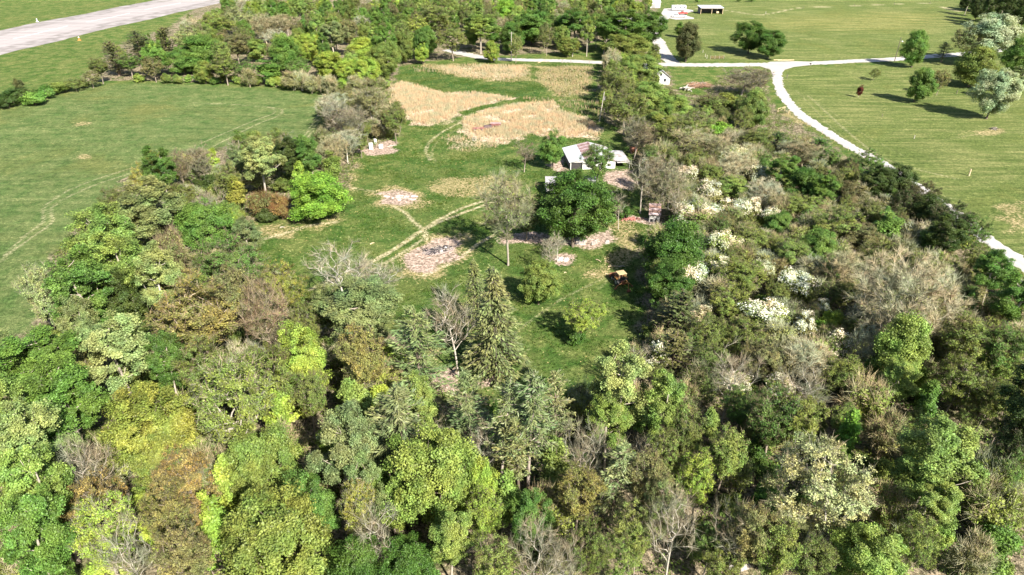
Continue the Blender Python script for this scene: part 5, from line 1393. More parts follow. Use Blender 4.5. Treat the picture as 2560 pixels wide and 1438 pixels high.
# garage: gable end towards the yard, lean-to carport on one side; local x along the front, y away from the yard
gx0, gy0 = 16.0, 181.7
g = empty('garage', (gx0, gy0, gz(gx0, gy0) - 0.05), math.radians(5.5), 'long garage with half white, half rusty metal roof and an open carport', 'garage')
EL, RG, WL, WR, DP = 2.35, 3.95, 7.0, 12.6, 12.0
MB().box(0.0, 0.12, 0.1, DP - 0.1, 0, EL).build('side_wall', M['dark_wall'], g)
MB().box(WR - 0.12, WR, 0.1, DP - 0.1, 0, EL).build('side_wall', M['white_wall'], g)
MB().prism([(0, 0), (WR, 0), (WR, EL), (WL, RG - 0.12), (0, EL)], DP - 0.12, DP, 'y').build('back_wall', M['dark_wall'], g)
MB().box(3.5, 12.6, 0.0, 0.12, 0, EL).build('front_wall', M['white_wall'], g)
MB().prism([(0, EL - 0.25), (WR, EL - 0.25), (WR, EL), (WL, RG - 0.1), (0, EL)], 0.002, 0.10, 'y').build('gable', M['white_wall'], g)
MB().box(0.02, 0.24, -0.06, 0.16, 0, EL - 0.25).build('door_post', M['white_wall'], g)
MB().box(3.38, 3.56, -0.06, 0.16, 0, EL - 0.25).build('door_post', M['white_wall'], g)
for yy in (3.0, 6.0, 9.0): MB().box(-0.05, 0.06, yy, yy + 0.12, 0, EL).build('wall_batten', M['wood_grey'], g)
def slope(x0, z0, x1, z1, u0, u1, y0, y1, dz=0.0):
    f = lambda u: (x0 + (x1 - x0) * u, z0 + (z1 - z0) * u + dz)
    (xa, za), (xb, zb) = f(u0), f(u1)
    return [(xa, y0, za), (xb, y0, zb), (xb, y1, zb), (xa, y1, za)]
wsh = MB().slab(slope(-0.35, EL - 0.06, WL, RG, 0.0, 0.56, -0.4, DP + 0.3), 0.05)
wo = wsh.build('white_roof_sheet', M['white_metal'], g)
for k in range(11):       # rusty rows across the rest of the slope
    y0 = -0.4 + k * (DP + 0.7) / 11
    MB().slab(slope(-0.35, EL - 0.06, WL, RG, 0.555, 1.0, y0 - 0.04, y0 + (DP + 0.7) / 11 - 0.02, 0.012 + 0.012 * (k % 2)), 0.04).build('rusty_roof_sheet', M['rust_dark'] if k % 2 else M['rust_metal'], g)
for k in range(6):
    y0 = -0.4 + k * (DP + 0.7) / 6
    MB().slab(slope(WL, RG, WR + 0.2, EL - 0.06, 0, 1, y0 + 0.01, y0 + (DP + 0.7) / 6 - 0.01, 0.004 * (k % 2)), 0.05).build('roof_sheet', M['old_metal'] if k % 3 != 1 else M['white_metal'], g)
MB().box(WL - 0.12, WL + 0.12, -0.42, DP + 0.32, RG, RG + 0.06).build('ridge_cap', M['rust_dark'], g)
for k in range(7): MB().slab(slope(-0.35, EL - 0.06, WL, RG, 0.0, 0.555, -0.4 + 0.3 + k * 1.9, -0.4 + 0.36 + k * 1.9, 0.03), 0.03).build('roof_rib', M['white_metal'], g)
dr = MB().box(9.0, 11.7, -0.06, -0.005, 0.02, 2.05).build('garage_door', M['white_paint'], g)
for k in range(3): MB().box(9.02, 11.68, -0.075, -0.058, 0.5 + k * 0.5, 0.53 + k * 0.5).build('door_groove', M['steel'], dr)
MB().box(12.0, 12.5, -0.07, -0.005, 0.02, 2.0).build('side_door', M['white_paint'], g)
MB().box(0.3, 3.3, 0.3, 0.42, 0, EL - 0.3).build('painted_bay_shade', M['dark'], g)  # near-black panel behind the posts paints the shade inside the open bay
cp = MB().slab([(WR + 0.21, -0.5, EL - 0.02), (WR + 4.0, -0.5, EL - 0.30), (WR + 4.0, 9.0, EL - 0.30), (WR + 0.21, 9.0, EL - 0.02)], 0.06).build('carport_roof', M['old_metal'], g)
for k in range(5): MB().slab([(WR + 0.5 + k * 0.8, -0.5, EL + 0.0 - 0.02 - k * 0.059), (WR + 0.56 + k * 0.8, -0.5, EL - 0.024 - k * 0.059), (WR + 0.56 + k * 0.8, 9.0, EL - 0.024 - k * 0.059), (WR + 0.5 + k * 0.8, 9.0, EL - 0.02 - k * 0.059)], 0.03).build('roof_rib', M['white_metal'], cp)
for px_, py_ in ((WR + 3.9, -0.4), (WR + 3.9, 4.0), (WR + 3.9, 8.8)): MB().box(px_ - 0.07, px_ + 0.07, py_ - 0.07, py_ + 0.07, 0, EL - 0.36).build('carport_post', M['white_wall'], g)
MB().box(WR + 0.3, WR + 4.0, -0.52, -0.44, EL - 0.52, EL - 0.36).build('fascia', M['white_wall'], g)

# gray-roofed house almost hidden behind the big maple
h = empty('house', (8.4, 162.5, gz(8.4, 162.5) - 0.05), 0, 'low gray-roofed house almost hidden behind the big dark maple', 'house')
MB().box(0.2, 12.6, 0.2, 7.4, 0, 2.5).build('wall', M['white_wall'], h)
MB().slab([(0, -0.1, 2.45), (12.8, -0.1, 2.45), (12.8, 3.8, 3.9), (0, 3.8, 3.9)], 0.1).build('roof_slope', M['gray_shingle'], h)
MB().slab([(12.8, 7.7, 2.45), (0, 7.7, 2.45), (0, 3.81, 3.9), (12.8, 3.81, 3.9)], 0.1).build('roof_slope', M['gray_shingle'], h)
for s in (0.21, 12.47): MB().prism([(0.3, 2.5), (7.3, 2.5), (3.8, 3.78)], s, s + 0.12, 'x').build('gable', M['white_wall'], h)
for xx in (2.0, 9.4):
    w_ = MB().box(xx, xx + 1.2, 0.15, 0.19, 0.9, 2.0).build('window', M['glass'], h)
    MB().box(xx - 0.08, xx + 1.28, 0.12, 0.148, 0.8, 0.9).build('sill', M['white_paint'], w_)
MB().box(5.8, 6.8, 0.14, 0.19, 0.02, 2.05).build('door', M['wood_grey'], h)

# small shed
s_ = empty('shed', (31.7, 146.8, gz(31.7, 146.8) - 0.05), math.radians(-9), 'small white shed with a brown roof at the yard edge', 'shed')
MB().box(0, 2.4, 0, 0.1, 0, 2.0).build('front_wall', M['white_wall'], s_)
MB().box(0.0, 0.1, 0.1, 3.4, 0, 2.1).build('side_wall', M['dark_wall'], s_)
MB().box(2.3, 2.4, 0.1, 3.4, 0, 2.1).build('side_wall', M['white_wall'], s_)
MB().box(0.0, 2.4, 3.4, 3.5, 0, 2.9).build('back_wall', M['white_wall'], s_)
for k in range(5):
    a, b_ = k / 5, (k + 1) / 5
    y0, y1 = -0.35 + 4.1 * a, -0.35 + 4.1 * b_ + 0.06
    z0, z1 = 2.0 + 1.15 * a, 2.0 + 1.15 * b_
    MB().slab([(-0.18, y0, z0 + 0.02 * 1), (2.6, y0, z0 + 0.02), (2.6, y1, z1), (-0.18, y1, z1)], 0.05).build('roof_board', M['brown_roof'] if k % 2 else M['rust_metal'], s_)
MB().box(-0.16, 2.58, -0.36, -0.30, 1.86, 1.97).build('fascia', M['wood_dark'], s_)
MB().box(1.35, 1.75, -0.03, -0.003, 0.05, 1.05).build('painted_doorway_shade', M['dark'], s_)  # near-black plate on the wall, shade of an open doorway put into colour
MB().box(0.25, 0.85, -0.03, -0.003, 0.1, 0.8).build('window', M['glass'], s_)

# white gabled house behind the hedgerow
q = G(1664, 212)
b = empty('gabled_house', (q.x, q.y, gz(q.x, q.y)), math.radians(3), 'narrow white gabled house half hidden by the hedgerow trees', 'house')
MB().box(-5.8, 1.6, 0.1, 17, 0, 2.9).build('wall', M['white_wall'], b)
MB().prism([(-5.8, 2.9), (1.6, 2.9), (-2.1, 5.6)], 0.1, 0.3, 'y').build('gable', M['white_wall'], b)
MB().prism([(-5.8, 2.9), (1.6, 2.9), (-2.1, 5.6)], 16.8, 17.0, 'y').build('gable', M['white_wall'], b)
MB().slab([(1.95, -0.3, 2.65), (1.95, 17.4, 2.65), (-2.1, 17.4, 5.75), (-2.1, -0.3, 5.75)], 0.08).build('roof_slope', M['blue_metal'], b)
MB().slab([(-6.15, 17.4, 2.65), (-6.15, -0.3, 2.65), (-2.11, -0.3, 5.75), (-2.11, 17.4, 5.75)], 0.08).build('roof_slope', M['blue_metal'], b)
MB().slab([(1.97, -0.36, 2.52), (2.0, -0.32, 2.62), (-2.1, -0.32, 5.78), (-2.1, -0.36, 5.62)], 0.06).build('verge_board', M['wood_dark'], b)
for xx in (-3.9, -0.9): MB().box(xx, xx + 0.9, 0.05, 0.095, 1.2, 2.3).build('window', M['glass'], b)
MB().box(-2.6, -1.8, 0.05, 0.095, 3.5, 4.3).build('attic_window', M['glass'], b)
# far white house behind the large dark tree
q = G(1570, 84)
b = empty('far_house', (q.x, q.y, gz(q.x, q.y)), 0.2, 'far white house glimpsed between big trees across the road', 'house')
MB().box(-7, 7, 0, 9, 0, 5.2).build('wall', M['white_wall'], b)
MB().slab([(-7.4, -0.5, 5.1), (7.4, -0.5, 5.1), (7.4, 4.5, 7.6), (-7.4, 4.5, 7.6)], 0.1).build('roof_slope', M['gray_shingle'], b)
MB().slab([(7.4, 9.5, 5.1), (-7.4, 9.5, 5.1), (-7.4, 4.51, 7.6), (7.4, 4.51, 7.6)], 0.1).build('roof_slope', M['gray_shingle'], b)
for s in (-7.0, 6.85): MB().prism([(0.1, 5.2), (8.9, 5.2), (4.5, 7.4)], s, s + 0.15, 'x').build('gable', M['white_wall'], b)
for xx in (-5, -1.5, 2, 5):
    for z0 in (1.0, 3.4): MB().box(xx, xx + 1.1, -0.05, -0.003, z0, z0 + 1.3).build('window', M['glass'], b)
q = G(1632, 20)
b = empty('white_outbuilding', (q.x, q.y, gz(q.x, q.y)), 0.1, 'white outbuilding among the treetops above the farm drive', 'building')
MB().box(-5, 5, 0, 7, 0, 3.4).build('wall', M['white_wall'], b)
MB().slab([(-5.3, -0.4, 3.35), (5.3, -0.4, 3.35), (5.3, 3.5, 5.0), (-5.3, 3.5, 5.0)], 0.1).build('roof_slope', M['white_metal'], b)
MB().slab([(5.3, 7.4, 3.35), (-5.3, 7.4, 3.35), (-5.3, 3.51, 5.0), (5.3, 3.51, 5.0)], 0.1).build('roof_slope', M['white_metal'], b)
MB().box(-1, 1.5, -0.05, -0.003, 0.05, 2.4).build('door', M['steel'], b)
q = G(2470, 205)
b = empty('white_cabin', (q.x, q.y, gz(q.x, q.y)), 0.5, 'white cabin peeking out behind the silver-green tree', 'cabin')
MB().box(-3, 3, 0, 5, 0, 2.6).build('wall', M['white_wall'], b)
MB().slab([(-3.2, -0.3, 2.55), (3.2, -0.3, 2.55), (3.2, 2.5, 3.7), (-3.2, 2.5, 3.7)], 0.08).build('roof_slope', M['white_metal'], b)
MB().slab([(3.2, 5.3, 2.55), (-3.2, 5.3, 2.55), (-3.2, 2.51, 3.7), (3.2, 2.51, 3.7)], 0.08).build('roof_slope', M['white_metal'], b)
MB().box(-1.5, -0.4, -0.04, -0.003, 1.0, 1.9).build('window', M['glass'], b)
# open-fronted shed on the far pasture
b = empty('open_shed', (118.1, 461.5, gz(118, 461)), 0, 'open-fronted pole shed with a pale metal roof on the pasture', 'shed')
W_, D_, Hf, Hb = 13.8, 8.5, 3.7, 3.3
rf = MB().slab([(-0.4, -0.6, Hf), (W_ + 0.4, -0.6, Hf), (W_ + 0.1, D_, Hb + 0.9), (-0.7, D_, Hb + 0.9)], 0.1).build('roof', M['blue_metal'], b)
for k in range(9): MB().slab([(0.3 + k * 1.6, -0.6, Hf + 0.05), (0.42 + k * 1.6, -0.6, Hf + 0.05), (0.32 + k * 1.6, D_, Hb + 0.95), (0.2 + k * 1.6, D_, Hb + 0.95)], 0.04).build('roof_rib', M['blue_metal'], rf)
MB().box(0, W_, D_ - 0.3, D_ - 0.2, 0, Hb + 0.6).build('back_wall', M['dark_wall'], b)
MB().box(0, 0.1, 0.3, D_ - 0.3, 0, Hb).build('side_wall', M['dark_wall'], b)
MB().box(W_ - 0.1, W_, 0.3, D_ - 0.3, 0, Hb).build('side_wall', M['dark_wall'], b)
for xx in (0.05, W_ / 2, W_ - 0.05): MB().box(xx - 0.13, xx + 0.13, -0.1, 0.16, 0, Hf - 0.12).build('post', M['wood_pale'], b)
MB().box(0, W_, -0.62, -0.5, Hf - 0.45, Hf - 0.12).build('fascia', M['wood_grey'], b)
hb = empty('hay_bale', (129.0, 463.2, gz(129, 463)), 0, 'round bale standing at the mouth of the open shed', 'bale')
MB().tube((-0.7, 0, 0.75), (0.7, 0, 0.75), 0.75, 0.75, 14).build('bale_body', M['wood_pale'], hb)

# ------------------------------------------------------------------ vehicles
def wheel(x, y, r, w, parent, hub=0.5):
    t = MB().tube((x, y - w / 2, r), (x, y + w / 2, r), r, r, 14).build('tyre', M['rubber'], parent)
    MB().tube((x, y - w / 2 - 0.01, r), (x, y + w / 2 + 0.01, r), r * hub, r * hub, 10).build('rim', M['steel'], t)
    return t
q = G(1696, 27)
v = empty('travel_trailer', (q.x, q.y, gz(q.x, q.y) + 0.1), 0.03, 'long white travel trailer parked on the gravel pad', 'trailer')
MB().prism([(-4.6, 0.55), (4.4, 0.55), (4.6, 0.9), (4.6, 2.9), (4.35, 3.25), (-4.3, 3.25), (-4.6, 3.0)], -1.25, 1.25, 'y').build('body', M['white_paint'], v, 0.05)
for xx in (-2.9, 0.4, 2.9): MB().box(xx, xx + 1.0, -1.285, -1.253, 1.7, 2.35).build('window', M['glass'], v)
MB().box(-1.2, -0.5, -1.285, -1.253, 0.75, 2.6).build('door', M['steel'], v)
MB().box(-4.5, 4.5, -1.27, -1.252, 1.2, 1.35).build('stripe', M['steel'], v)
for xx in (-1.4, 1.2): MB().box(xx, xx + 0.8, -0.4, 0.4, 3.25, 3.5).build('roof_vent', M['white_wall'], v)
for xx in (0.3, 1.2):
    for yy in (-1.1, 1.1): wheel(xx, yy, 0.36, 0.24, v)
MB().path([(-4.6, -0.6, 0.6), (-5.7, 0, 0.55), (-4.6, 0.6, 0.6)], 0.06).build('hitch', M['steel'], v)
def pickup(name, px, py, rz, L, mat, label, bed=0.45):
    q = G(px, py)
    v = empty(name, (q.x, q.y, gz(q.x, q.y) + 0.1), rz, label, 'pickup truck')
    h = L / 2
    MB().prism([(-h, 0.5), (h, 0.5), (h, 1.0), (h - 0.15, 1.12), (h - 1.4, 1.18), (h - 1.5, 1.15), (-h, 1.15)], -0.95, 0.95, 'y').build('body', mat, v, 0.05)
    c0, c1 = h - 1.35, -h + L * bed
    MB().prism([(c1, 1.13), (c0, 1.13), (c0 - 0.65, 1.85), (c1 + 0.12, 1.85)], -0.82, 0.82, 'y').build('cab', mat, v, 0.04)
    MB().prism([(c0 - 0.05, 1.2), (c0 + 0.02, 1.2), (c0 - 0.58, 1.8), (c0 - 0.63, 1.8)], -0.74, 0.74, 'y').build('windshield', M['glass'], v)
    for s in (-1, 1):
        MB().prism([(c1 + 0.2, 1.24), (c0 - 0.12, 1.24), (c0 - 0.68, 1.76), (c1 + 0.25, 1.76)], s * 0.83 - 0.012, s * 0.83 + 0.012, 'y').build('side_window', M['glass'], v)
        MB().box(h - 0.02, h + 0.03, s * 0.72 - 0.16, s * 0.72 + 0.16, 0.78, 0.96).build('headlight', M['steel'], v)
        for xx in (h - 0.95, -h + 1.1): wheel(xx, s * 0.86, 0.39, 0.25, v)
    MB().box(-h + 0.12, c1 - 0.1, -0.78, 0.78, 1.15, 1.175).build('bed_floor', M['dark'], v)
    MB().box(h, h + 0.1, -0.9, 0.9, 0.5, 0.68).build('bumper', M['steel'], v)
    return v
pickup('pickup_truck', 1707, 36.5, math.pi - 0.05, 5.6, M['red_paint'], 'red pickup truck parked close behind the long white truck')
pickup('pickup_truck', 1697, 43.5, math.pi - 0.03, 8.6, M['white_paint'], 'long white truck with a long bed parked in front of the red one', 0.55)

# backhoe loader
q = G(1553.5, 713)
v = empty('backhoe', (q.x, q.y, gz(q.x, q.y)), math.radians(108), 'old yellow backhoe with a tan cab roof parked by the dark tree', 'backhoe')
# local x points to the front of the machine
MB().prism([(1.1, 0.75), (2.9, 0.75), (2.9, 1.45), (1.1, 1.6)], -0.42, 0.42, 'y').build('hood', M['rust_paint'], v, 0.03)
MB().box(-0.3, 1.1, -0.5, 0.5, 0.6, 1.0).build('chassis', M['dark_steel'], v)
MB().box(2.9, 2.95, -0.36, 0.36, 0.8, 1.4).build('grille', M['dark'], v)
MB().tube((2.0, 0.25, 1.5), (2.0, 0.25, 2.1), 0.05).build('exhaust', M['dark_steel'], v)
for s in (-1, 1):
    for xx, n_ in ((-0.15, 'post'), (1.15, 'post')): MB().box(xx - 0.04, xx + 0.04, s * 0.72 - 0.04, s * 0.72 + 0.04, 1.0, 2.5).build('cab_post', M['tan_paint'], v)
    wheel(0.25, s * 0.95, 0.75, 0.45, v, 0.55); wheel(2.35, s * 0.85, 0.48, 0.32, v, 0.55)
    MB().box(-0.15, 1.0, s * 0.98 - 0.22, s * 0.98 + 0.22, 1.53, 1.6).build('fender', M['yellow_paint'], v)
    MB().path([(1.0, s * 0.62, 1.35), (2.4, s * 0.66, 1.55), (3.4, s * 0.66, 0.75)], 0.085).build('loader_arm', M['rust_paint'], v)
    MB().path([(-0.8, s * 0.35, 0.9), (-0.95, s * 1.3, 0.65), (-0.98, s * 1.75, 0.12)], 0.09).build('stabilizer', M['yellow_paint'], v)
    MB().box(-1.2, -0.78, s * 1.75 - 0.2, s * 1.75 + 0.2, 0.02, 0.1).build('stabilizer_pad', M['rust_paint'], v)
MB().box(-0.35, 1.3, -0.85, 0.85, 2.5, 2.6).build('cab_roof', M['tan_paint'], v, 0.03)
MB().box(0.15, 0.7, -0.3, 0.3, 1.0, 1.25).build('seat', M['dark'], v)
MB().box(0.1, 0.2, -0.3, 0.3, 1.25, 1.75).build('seat_back', M['dark'], v)
MB().box(-0.24, -0.2, -0.68, 0.68, 1.05, 1.75).build('rear_window', M['glass'], v)
MB().prism([(3.3, 0.2), (4.1, 0.12), (4.05, 0.2), (3.5, 0.5), (3.55, 1.05), (3.4, 1.05), (3.3, 0.6)], -1.0, 1.0, 'y').build('loader_bucket', M['rust_paint'], v)
MB().box(-0.75, -0.3, -0.4, 0.4, 0.55, 1.15).build('swing_frame', M['rust_paint'], v)
MB().path([(-0.75, 0, 1.0), (-1.6, -0.05, 2.0), (-2.5, -0.1, 1.75)], 0.13).build('boom', M['yellow_paint'], v)
MB().path([(-2.3, -0.1, 1.95), (-2.75, -0.1, 1.2), (-2.85, -0.1, 0.45)], 0.10).build('dipper', M['yellow_paint'], v)
MB().path([(-0.8, 0.0, 1.3), (-1.7, 0.0, 2.2)], 0.06).build('boom_cylinder', M['steel'], v)
MB().prism([(-2.7, 0.5), (-3.05, 0.55), (-3.2, 0.2), (-3.0, 0.02), (-2.6, 0.06), (-2.75, 0.2)], -0.4, 0.2, 'y').build('dig_bucket', M['rust_paint'], v)

# ------------------------------------------------------------------ poles, posts, fences and the wooden gate
def pole(px, py, H, tilt, label, mat, lamp=False, trafo=False, arm=False):
    q = G(px, py)
    p = empty('utility_pole', (q.x, q.y, gz(q.x, q.y) - 0.1), 0, label, 'utility pole')
    p.rotation_euler = (0, math.radians(tilt), 0)
    MB().tube((0, 0, 0), (0, 0, H), 0.19, 0.13, 10).build('pole_shaft', mat, p)
    if trafo:
        MB().tube((0.4, -0.1, H - 2.6), (0.4, -0.1, H - 1.5), 0.28, 0.28, 12).build('transformer', M['steel'], p)
        MB().box(0.1, 0.3, -0.1, 0.0, H - 2.2, H - 1.9).build('bracket', M['dark_steel'], p)
    if lamp:
        a = MB().path([(0, 0, H - 1.6), (0.6, -0.1, H - 1.4), (0.9, -0.15, H - 1.45)], 0.05).build('lamp_arm', M['steel'], p)
        MB().tube((0.95, -0.15, H - 1.75), (0.95, -0.15, H - 1.4), 0.34, 0.2, 10).build('lamp_head', M['white_paint'], p)
    if arm: MB().box(-1.1, 1.1, -0.06, 0.06, H - 0.6, H - 0.45).build('cross_arm', M['wood_grey'], p)
pole(1498, 305, 10.0, 6, 'pale utility pole leaning at the meadow side of the hedgerow', M['wood_white'], trafo=True)
pole(2236, 154, 10.5, 1, 'dark roadside pole with a lamp beside the gravel road', M['wood_dark'], lamp=True)
pole(1278, 152, 12.5, 0.5, 'tall pale utility pole in front of the far roadside woods', M['wood_white'], arm=True)
pole(1431, 142, 7.0, 2, 'short thin pole at the clearing across the road', M['wood_white'])
def post(name, px, py, H, r, mat, label, cat='post', group=None, cap=False):
    q = G(px, py)
    o = MB().tube((0, 0, -0.1), (0, 0, H), r, r * 0.92, 8)
    o = o.build(name, mat); o.location = (q.x, q.y, gz(q.x, q.y))
    return tag(o, label, cat, group)
post('tree_guard_post', 2422, 440, 1.9, 0.20, M['wood_pale'], 'pale tan post standing alone on the mown field')
post('field_post', 2285, 347, 1.1, 0.12, M['wood_white'], 'short white post on the mown field above the tan post')
post('field_post', 2205, 292, 0.9, 0.10, M['wood_dark'], 'short dark post on the mown field nearest the small trees')
post('marker_post', 1967, 196, 1.6, 0.16, M['wood_dark'], 'dark post in the grass at the bend of the lane')
for px, py, t_ in ((1914, 35, 'white-tagged fence post at the dip of the pasture trail'), (2009, 22, 'dark fence post on the crest of the pasture trail'), (2135, 16, 'dark fence post in the middle of the pasture trail'), (2236, 12, 'dark fence post further along the pasture trail'), (2324, 10, 'last fence post of the pasture trail before the dark trees'), (2391, 235, 'brown post at the shade of the silver-green tree'), (2416, 238, 'dark stub post in the shade of the silver-green tree'), (2301, 157, 'white roadside marker stake under the upright green tree')):
    post('fence_post', px, py, 1.5, 0.14, M['wood_white'] if 'white' in t_ else M['wood_dark'], t_)
q = G(2025, 167)
mbx = empty('mailbox', (q.x, q.y, gz(q.x, q.y)), 0.2, 'black mailbox on a post at the near side of the road', 'mailbox')
MB().box(-0.06, 0.06, -0.06, 0.06, 0, 1.1).build('post', M['wood_dark'], mbx)
MB().prism([(-0.2, 1.1), (0.2, 1.1), (0.2, 1.35), (0.12, 1.5), (-0.12, 1.5), (-0.2, 1.35)], -0.4, 0.4, 'y').build('box', M['rubber'], mbx)
MB().box(0.2, 0.24, -0.1, 0.1, 1.3, 1.5).build('flag', M['red_paint'], mbx)
# timber brace gate by the lane
qa, qb, qc = G(1943.5, 282), G(1961, 277), G(1971, 286)
gt = empty('wooden_gate', (qa.x, qa.y, gz(qa.x, qa.y)), 0, 'new pale timber gate posts with braces beside the white lane', 'gate')
def rel(p, z): return (p.x - qa.x, p.y - qa.y, gz(p.x, p.y) - gz(qa.x, qa.y) + z)
for p in (qa, qb, qc): MB().tube(rel(p, -0.1), rel(p, 1.5), 0.12, 0.11, 8).build('post', M['wood_pale'], gt)
MB().tube(rel(qa, 1.4), rel(qb, 1.4), 0.08, 0.08, 6).build('top_rail', M['wood_pale'], gt)
MB().tube(rel(qa, 0.3), rel(qb, 1.2), 0.06, 0.06, 6).build('brace', M['wood_pale'], gt)
for k in range(5): MB().tube(rel(qb.lerp(qc, k / 4 * 0.999), 0.2), rel(qb.lerp(qc, k / 4 * 0.999), 1.25), 0.03, 0.03, 5).build('gate_bar', M['steel'], gt)
for z in (0.25, 0.7, 1.2): MB().tube(rel(qb, z), rel(qc, z), 0.035, 0.035, 5).build('gate_rail', M['steel'], gt)
# wire fence along the lane below the gate
fn = empty('wire_fence', (qc.x, qc.y, gz(qc.x, qc.y)), 0, 'thin wire fence with stakes running beside the lane from the gate', 'fence')
fl_ = smooth_line(GP([(1976, 287), (2000, 302), (2040, 327), (2085, 355), (2120, 378)]), 3.2)
def relc(p, z): return (p[0] - qc.x, p[1] - qc.y, gz(p[0], p[1]) - gz(qc.x, qc.y) + z)
for p in fl_[::2]: MB().tube(relc(p, 0), relc(p, 1.25), 0.045, 0.045, 6).build('stake', M['wood_pale'], fn)
for z in (0.5, 0.85, 1.15): MB().path([relc(p, z) for p in fl_], 0.014, 4).build('wire', M['steel'], fn)
# short rail fence beside the road
qa2, qb2 = G(1776, 148), G(1809, 147.5)
rf2 = empty('rail_fence', (qa2.x, qa2.y, gz(qa2.x, qa2.y)), 0, 'short rusty orange rail panel standing beside the road', 'fence')
def rel2(t, z):
    p = qa2.lerp(qb2, t); return (p.x - qa2.x, p.y - qa2.y, gz(p.x, p.y) - gz(qa2.x, qa2.y) + z)
for k in range(4): MB().tube(rel2(k / 3, 0), rel2(k / 3, 1.6), 0.09, 0.09, 6).build('post', M['wood_grey'], rf2)
for z in (0.35, 0.65, 0.95, 1.25): MB().tube(rel2(0, z), rel2(1, z), 0.055, 0.055, 5).build('rail', M['rust_paint'], rf2)
for k, (px, py) in enumerate(((1757, 132), (1763, 143), (1767, 147))):
    post('stake', px, py, 1.3 + 0.2 * k, 0.12, M['wood_white'], ('white stake uphill of the rusty rail panel', 'middle stake of the three by the rusty rail panel', 'stake right against the rusty rail panel')[k])
for k, (px, py) in enumerate(((1405, 158), (1427, 159), (1473, 161))):
    post('road_post', px, py, 1.9, 0.10, M['wood_grey'], ('grey post at the road next to the lime-olive tree', 'grey post in the middle of the open stretch of road', 'grey post at the hedgerow end of the open road')[k])

# ------------------------------------------------------------------ runway edge markers
for px, py, t_ in ((198.5, 101, 'orange marker light on the near side of the runway'), (93.5, 54.5, 'white marker light on the far side of the runway')):
    q = G(px, py)
    mk = empty('runway_marker', (q.x, q.y, gz(q.x, q.y)), 0, t_, 'marker light')
    MB().tube((0, 0, 0), (0, 0, 0.15), 0.9, 0.8, 10).build('base', M['orange'] if 'orange' in t_ else M['white_paint'], mk)
    MB().tube((0, 0, 0.15), (0, 0, 1.3), 0.22, 0.16, 8).build('stem', M['orange'] if 'orange' in t_ else M['white_paint'], mk)
    MB().tube((0, 0, 1.3), (0, 0, 1.75), 0.34, 0.24, 8).build('lamp', M['white_paint'], mk)

# ------------------------------------------------------------------ old machinery in the dry grass
def machine(px, py, rz, label, build):
    q = G(px, py)
    e = empty('farm_implement', (q.x, q.y, gz(q.x, q.y)), rz, label, 'farm machine'); build(e); return e
def wagon(e):
    MB().box(-1.8, 1.8, -0.7, 0.7, 0.75, 0.95).build('deck', M['old_red'], e)
    MB().box(-1.8, 1.8, -0.75, -0.68, 0.95, 1.2).build('side_board', M['old_red'], e)
    MB().path([(1.8, 0, 0.8), (3.0, 0.1, 0.6)], 0.07).build('drawbar', M['dark_steel'], e)
    for xx in (-1.2, 1.2):
        for yy in (-0.75, 0.75): wheel(xx, yy, 0.42, 0.2, e)
def drill(e):
    MB().prism([(-0.5, 0.7), (0.5, 0.7), (0.65, 1.45), (-0.65, 1.45)], -1.6, 1.6, 'x').build('hopper', M['old_red'], e)
    MB().box(-1.7, 1.7, -0.6, 0.6, 1.46, 1.52).build('hopper_lid', M['rust_metal'], e)
    for yy in (-1.75, 1.75):
        MB().tube((yy - 0.08, 0, 0.6), (yy + 0.08, 0, 0.6), 0.6, 0.6, 14).build('wheel', M['dark_steel'], e)
    for k in range(5): MB().path([(-1.3 + k * 0.65, -0.5, 0.7), (-1.3 + k * 0.65, -0.8, 0.1)], 0.05).build('tine', M['dark_steel'], e)
def rake(e):
    MB().box(-1.5, 1.5, -0.1, 0.1, 0.9, 1.05).build('frame_beam', M['old_red'], e)
    MB().prism([(-0.6, 0.5), (0.7, 0.6), (0.6, 1.3), (-0.4, 1.35)], -1.2, 1.2, 'x').build('casing', M['dark_steel'], e)
    for k in range(4): MB().path([(-1.2 + k * 0.8, -0.1, 0.95), (-1.3 + k * 0.8, -0.9, 0.2)], 0.06).build('tine', M['old_red'], e)
    for yy in (-1.5, 1.5): MB().tube((yy - 0.06, 0.2, 0.5), (yy + 0.06, 0.2, 0.5), 0.5, 0.5, 12).build('wheel', M['dark_steel'], e)
machine(1196, 327, 0.12, 'low maroon wagon, nearest the lawn of three rusty machines', wagon)
machine(1220, 324, 0.05, 'dark rusted machine in the middle of three in dry grass', rake)
machine(1239, 319, 0.0, 'maroon hopper machine with a flat lid, highest of three', drill)
q = G(1186, 353)
ty = empty('old_wheel', (q.x, q.y, gz(q.x, q.y)), 0.4, 'pale iron wheel standing upright in the sparse dry grass', 'wheel')
pts = [(0.75 * math.cos(a), 0, 0.78 + 0.75 * math.sin(a)) for a in np.linspace(0, 2 * math.pi, 19)]
MB().path(pts, 0.07).build('rim', M['wood_white'], ty)
for k in range(4):
    a = math.pi * k / 4; MB().tube((0.72 * math.cos(a), 0, 0.78 + 0.72 * math.sin(a)), (-0.72 * math.cos(a), 0, 0.78 - 0.72 * math.sin(a)), 0.025, 0.025, 5).build('spoke', M['steel'], ty)

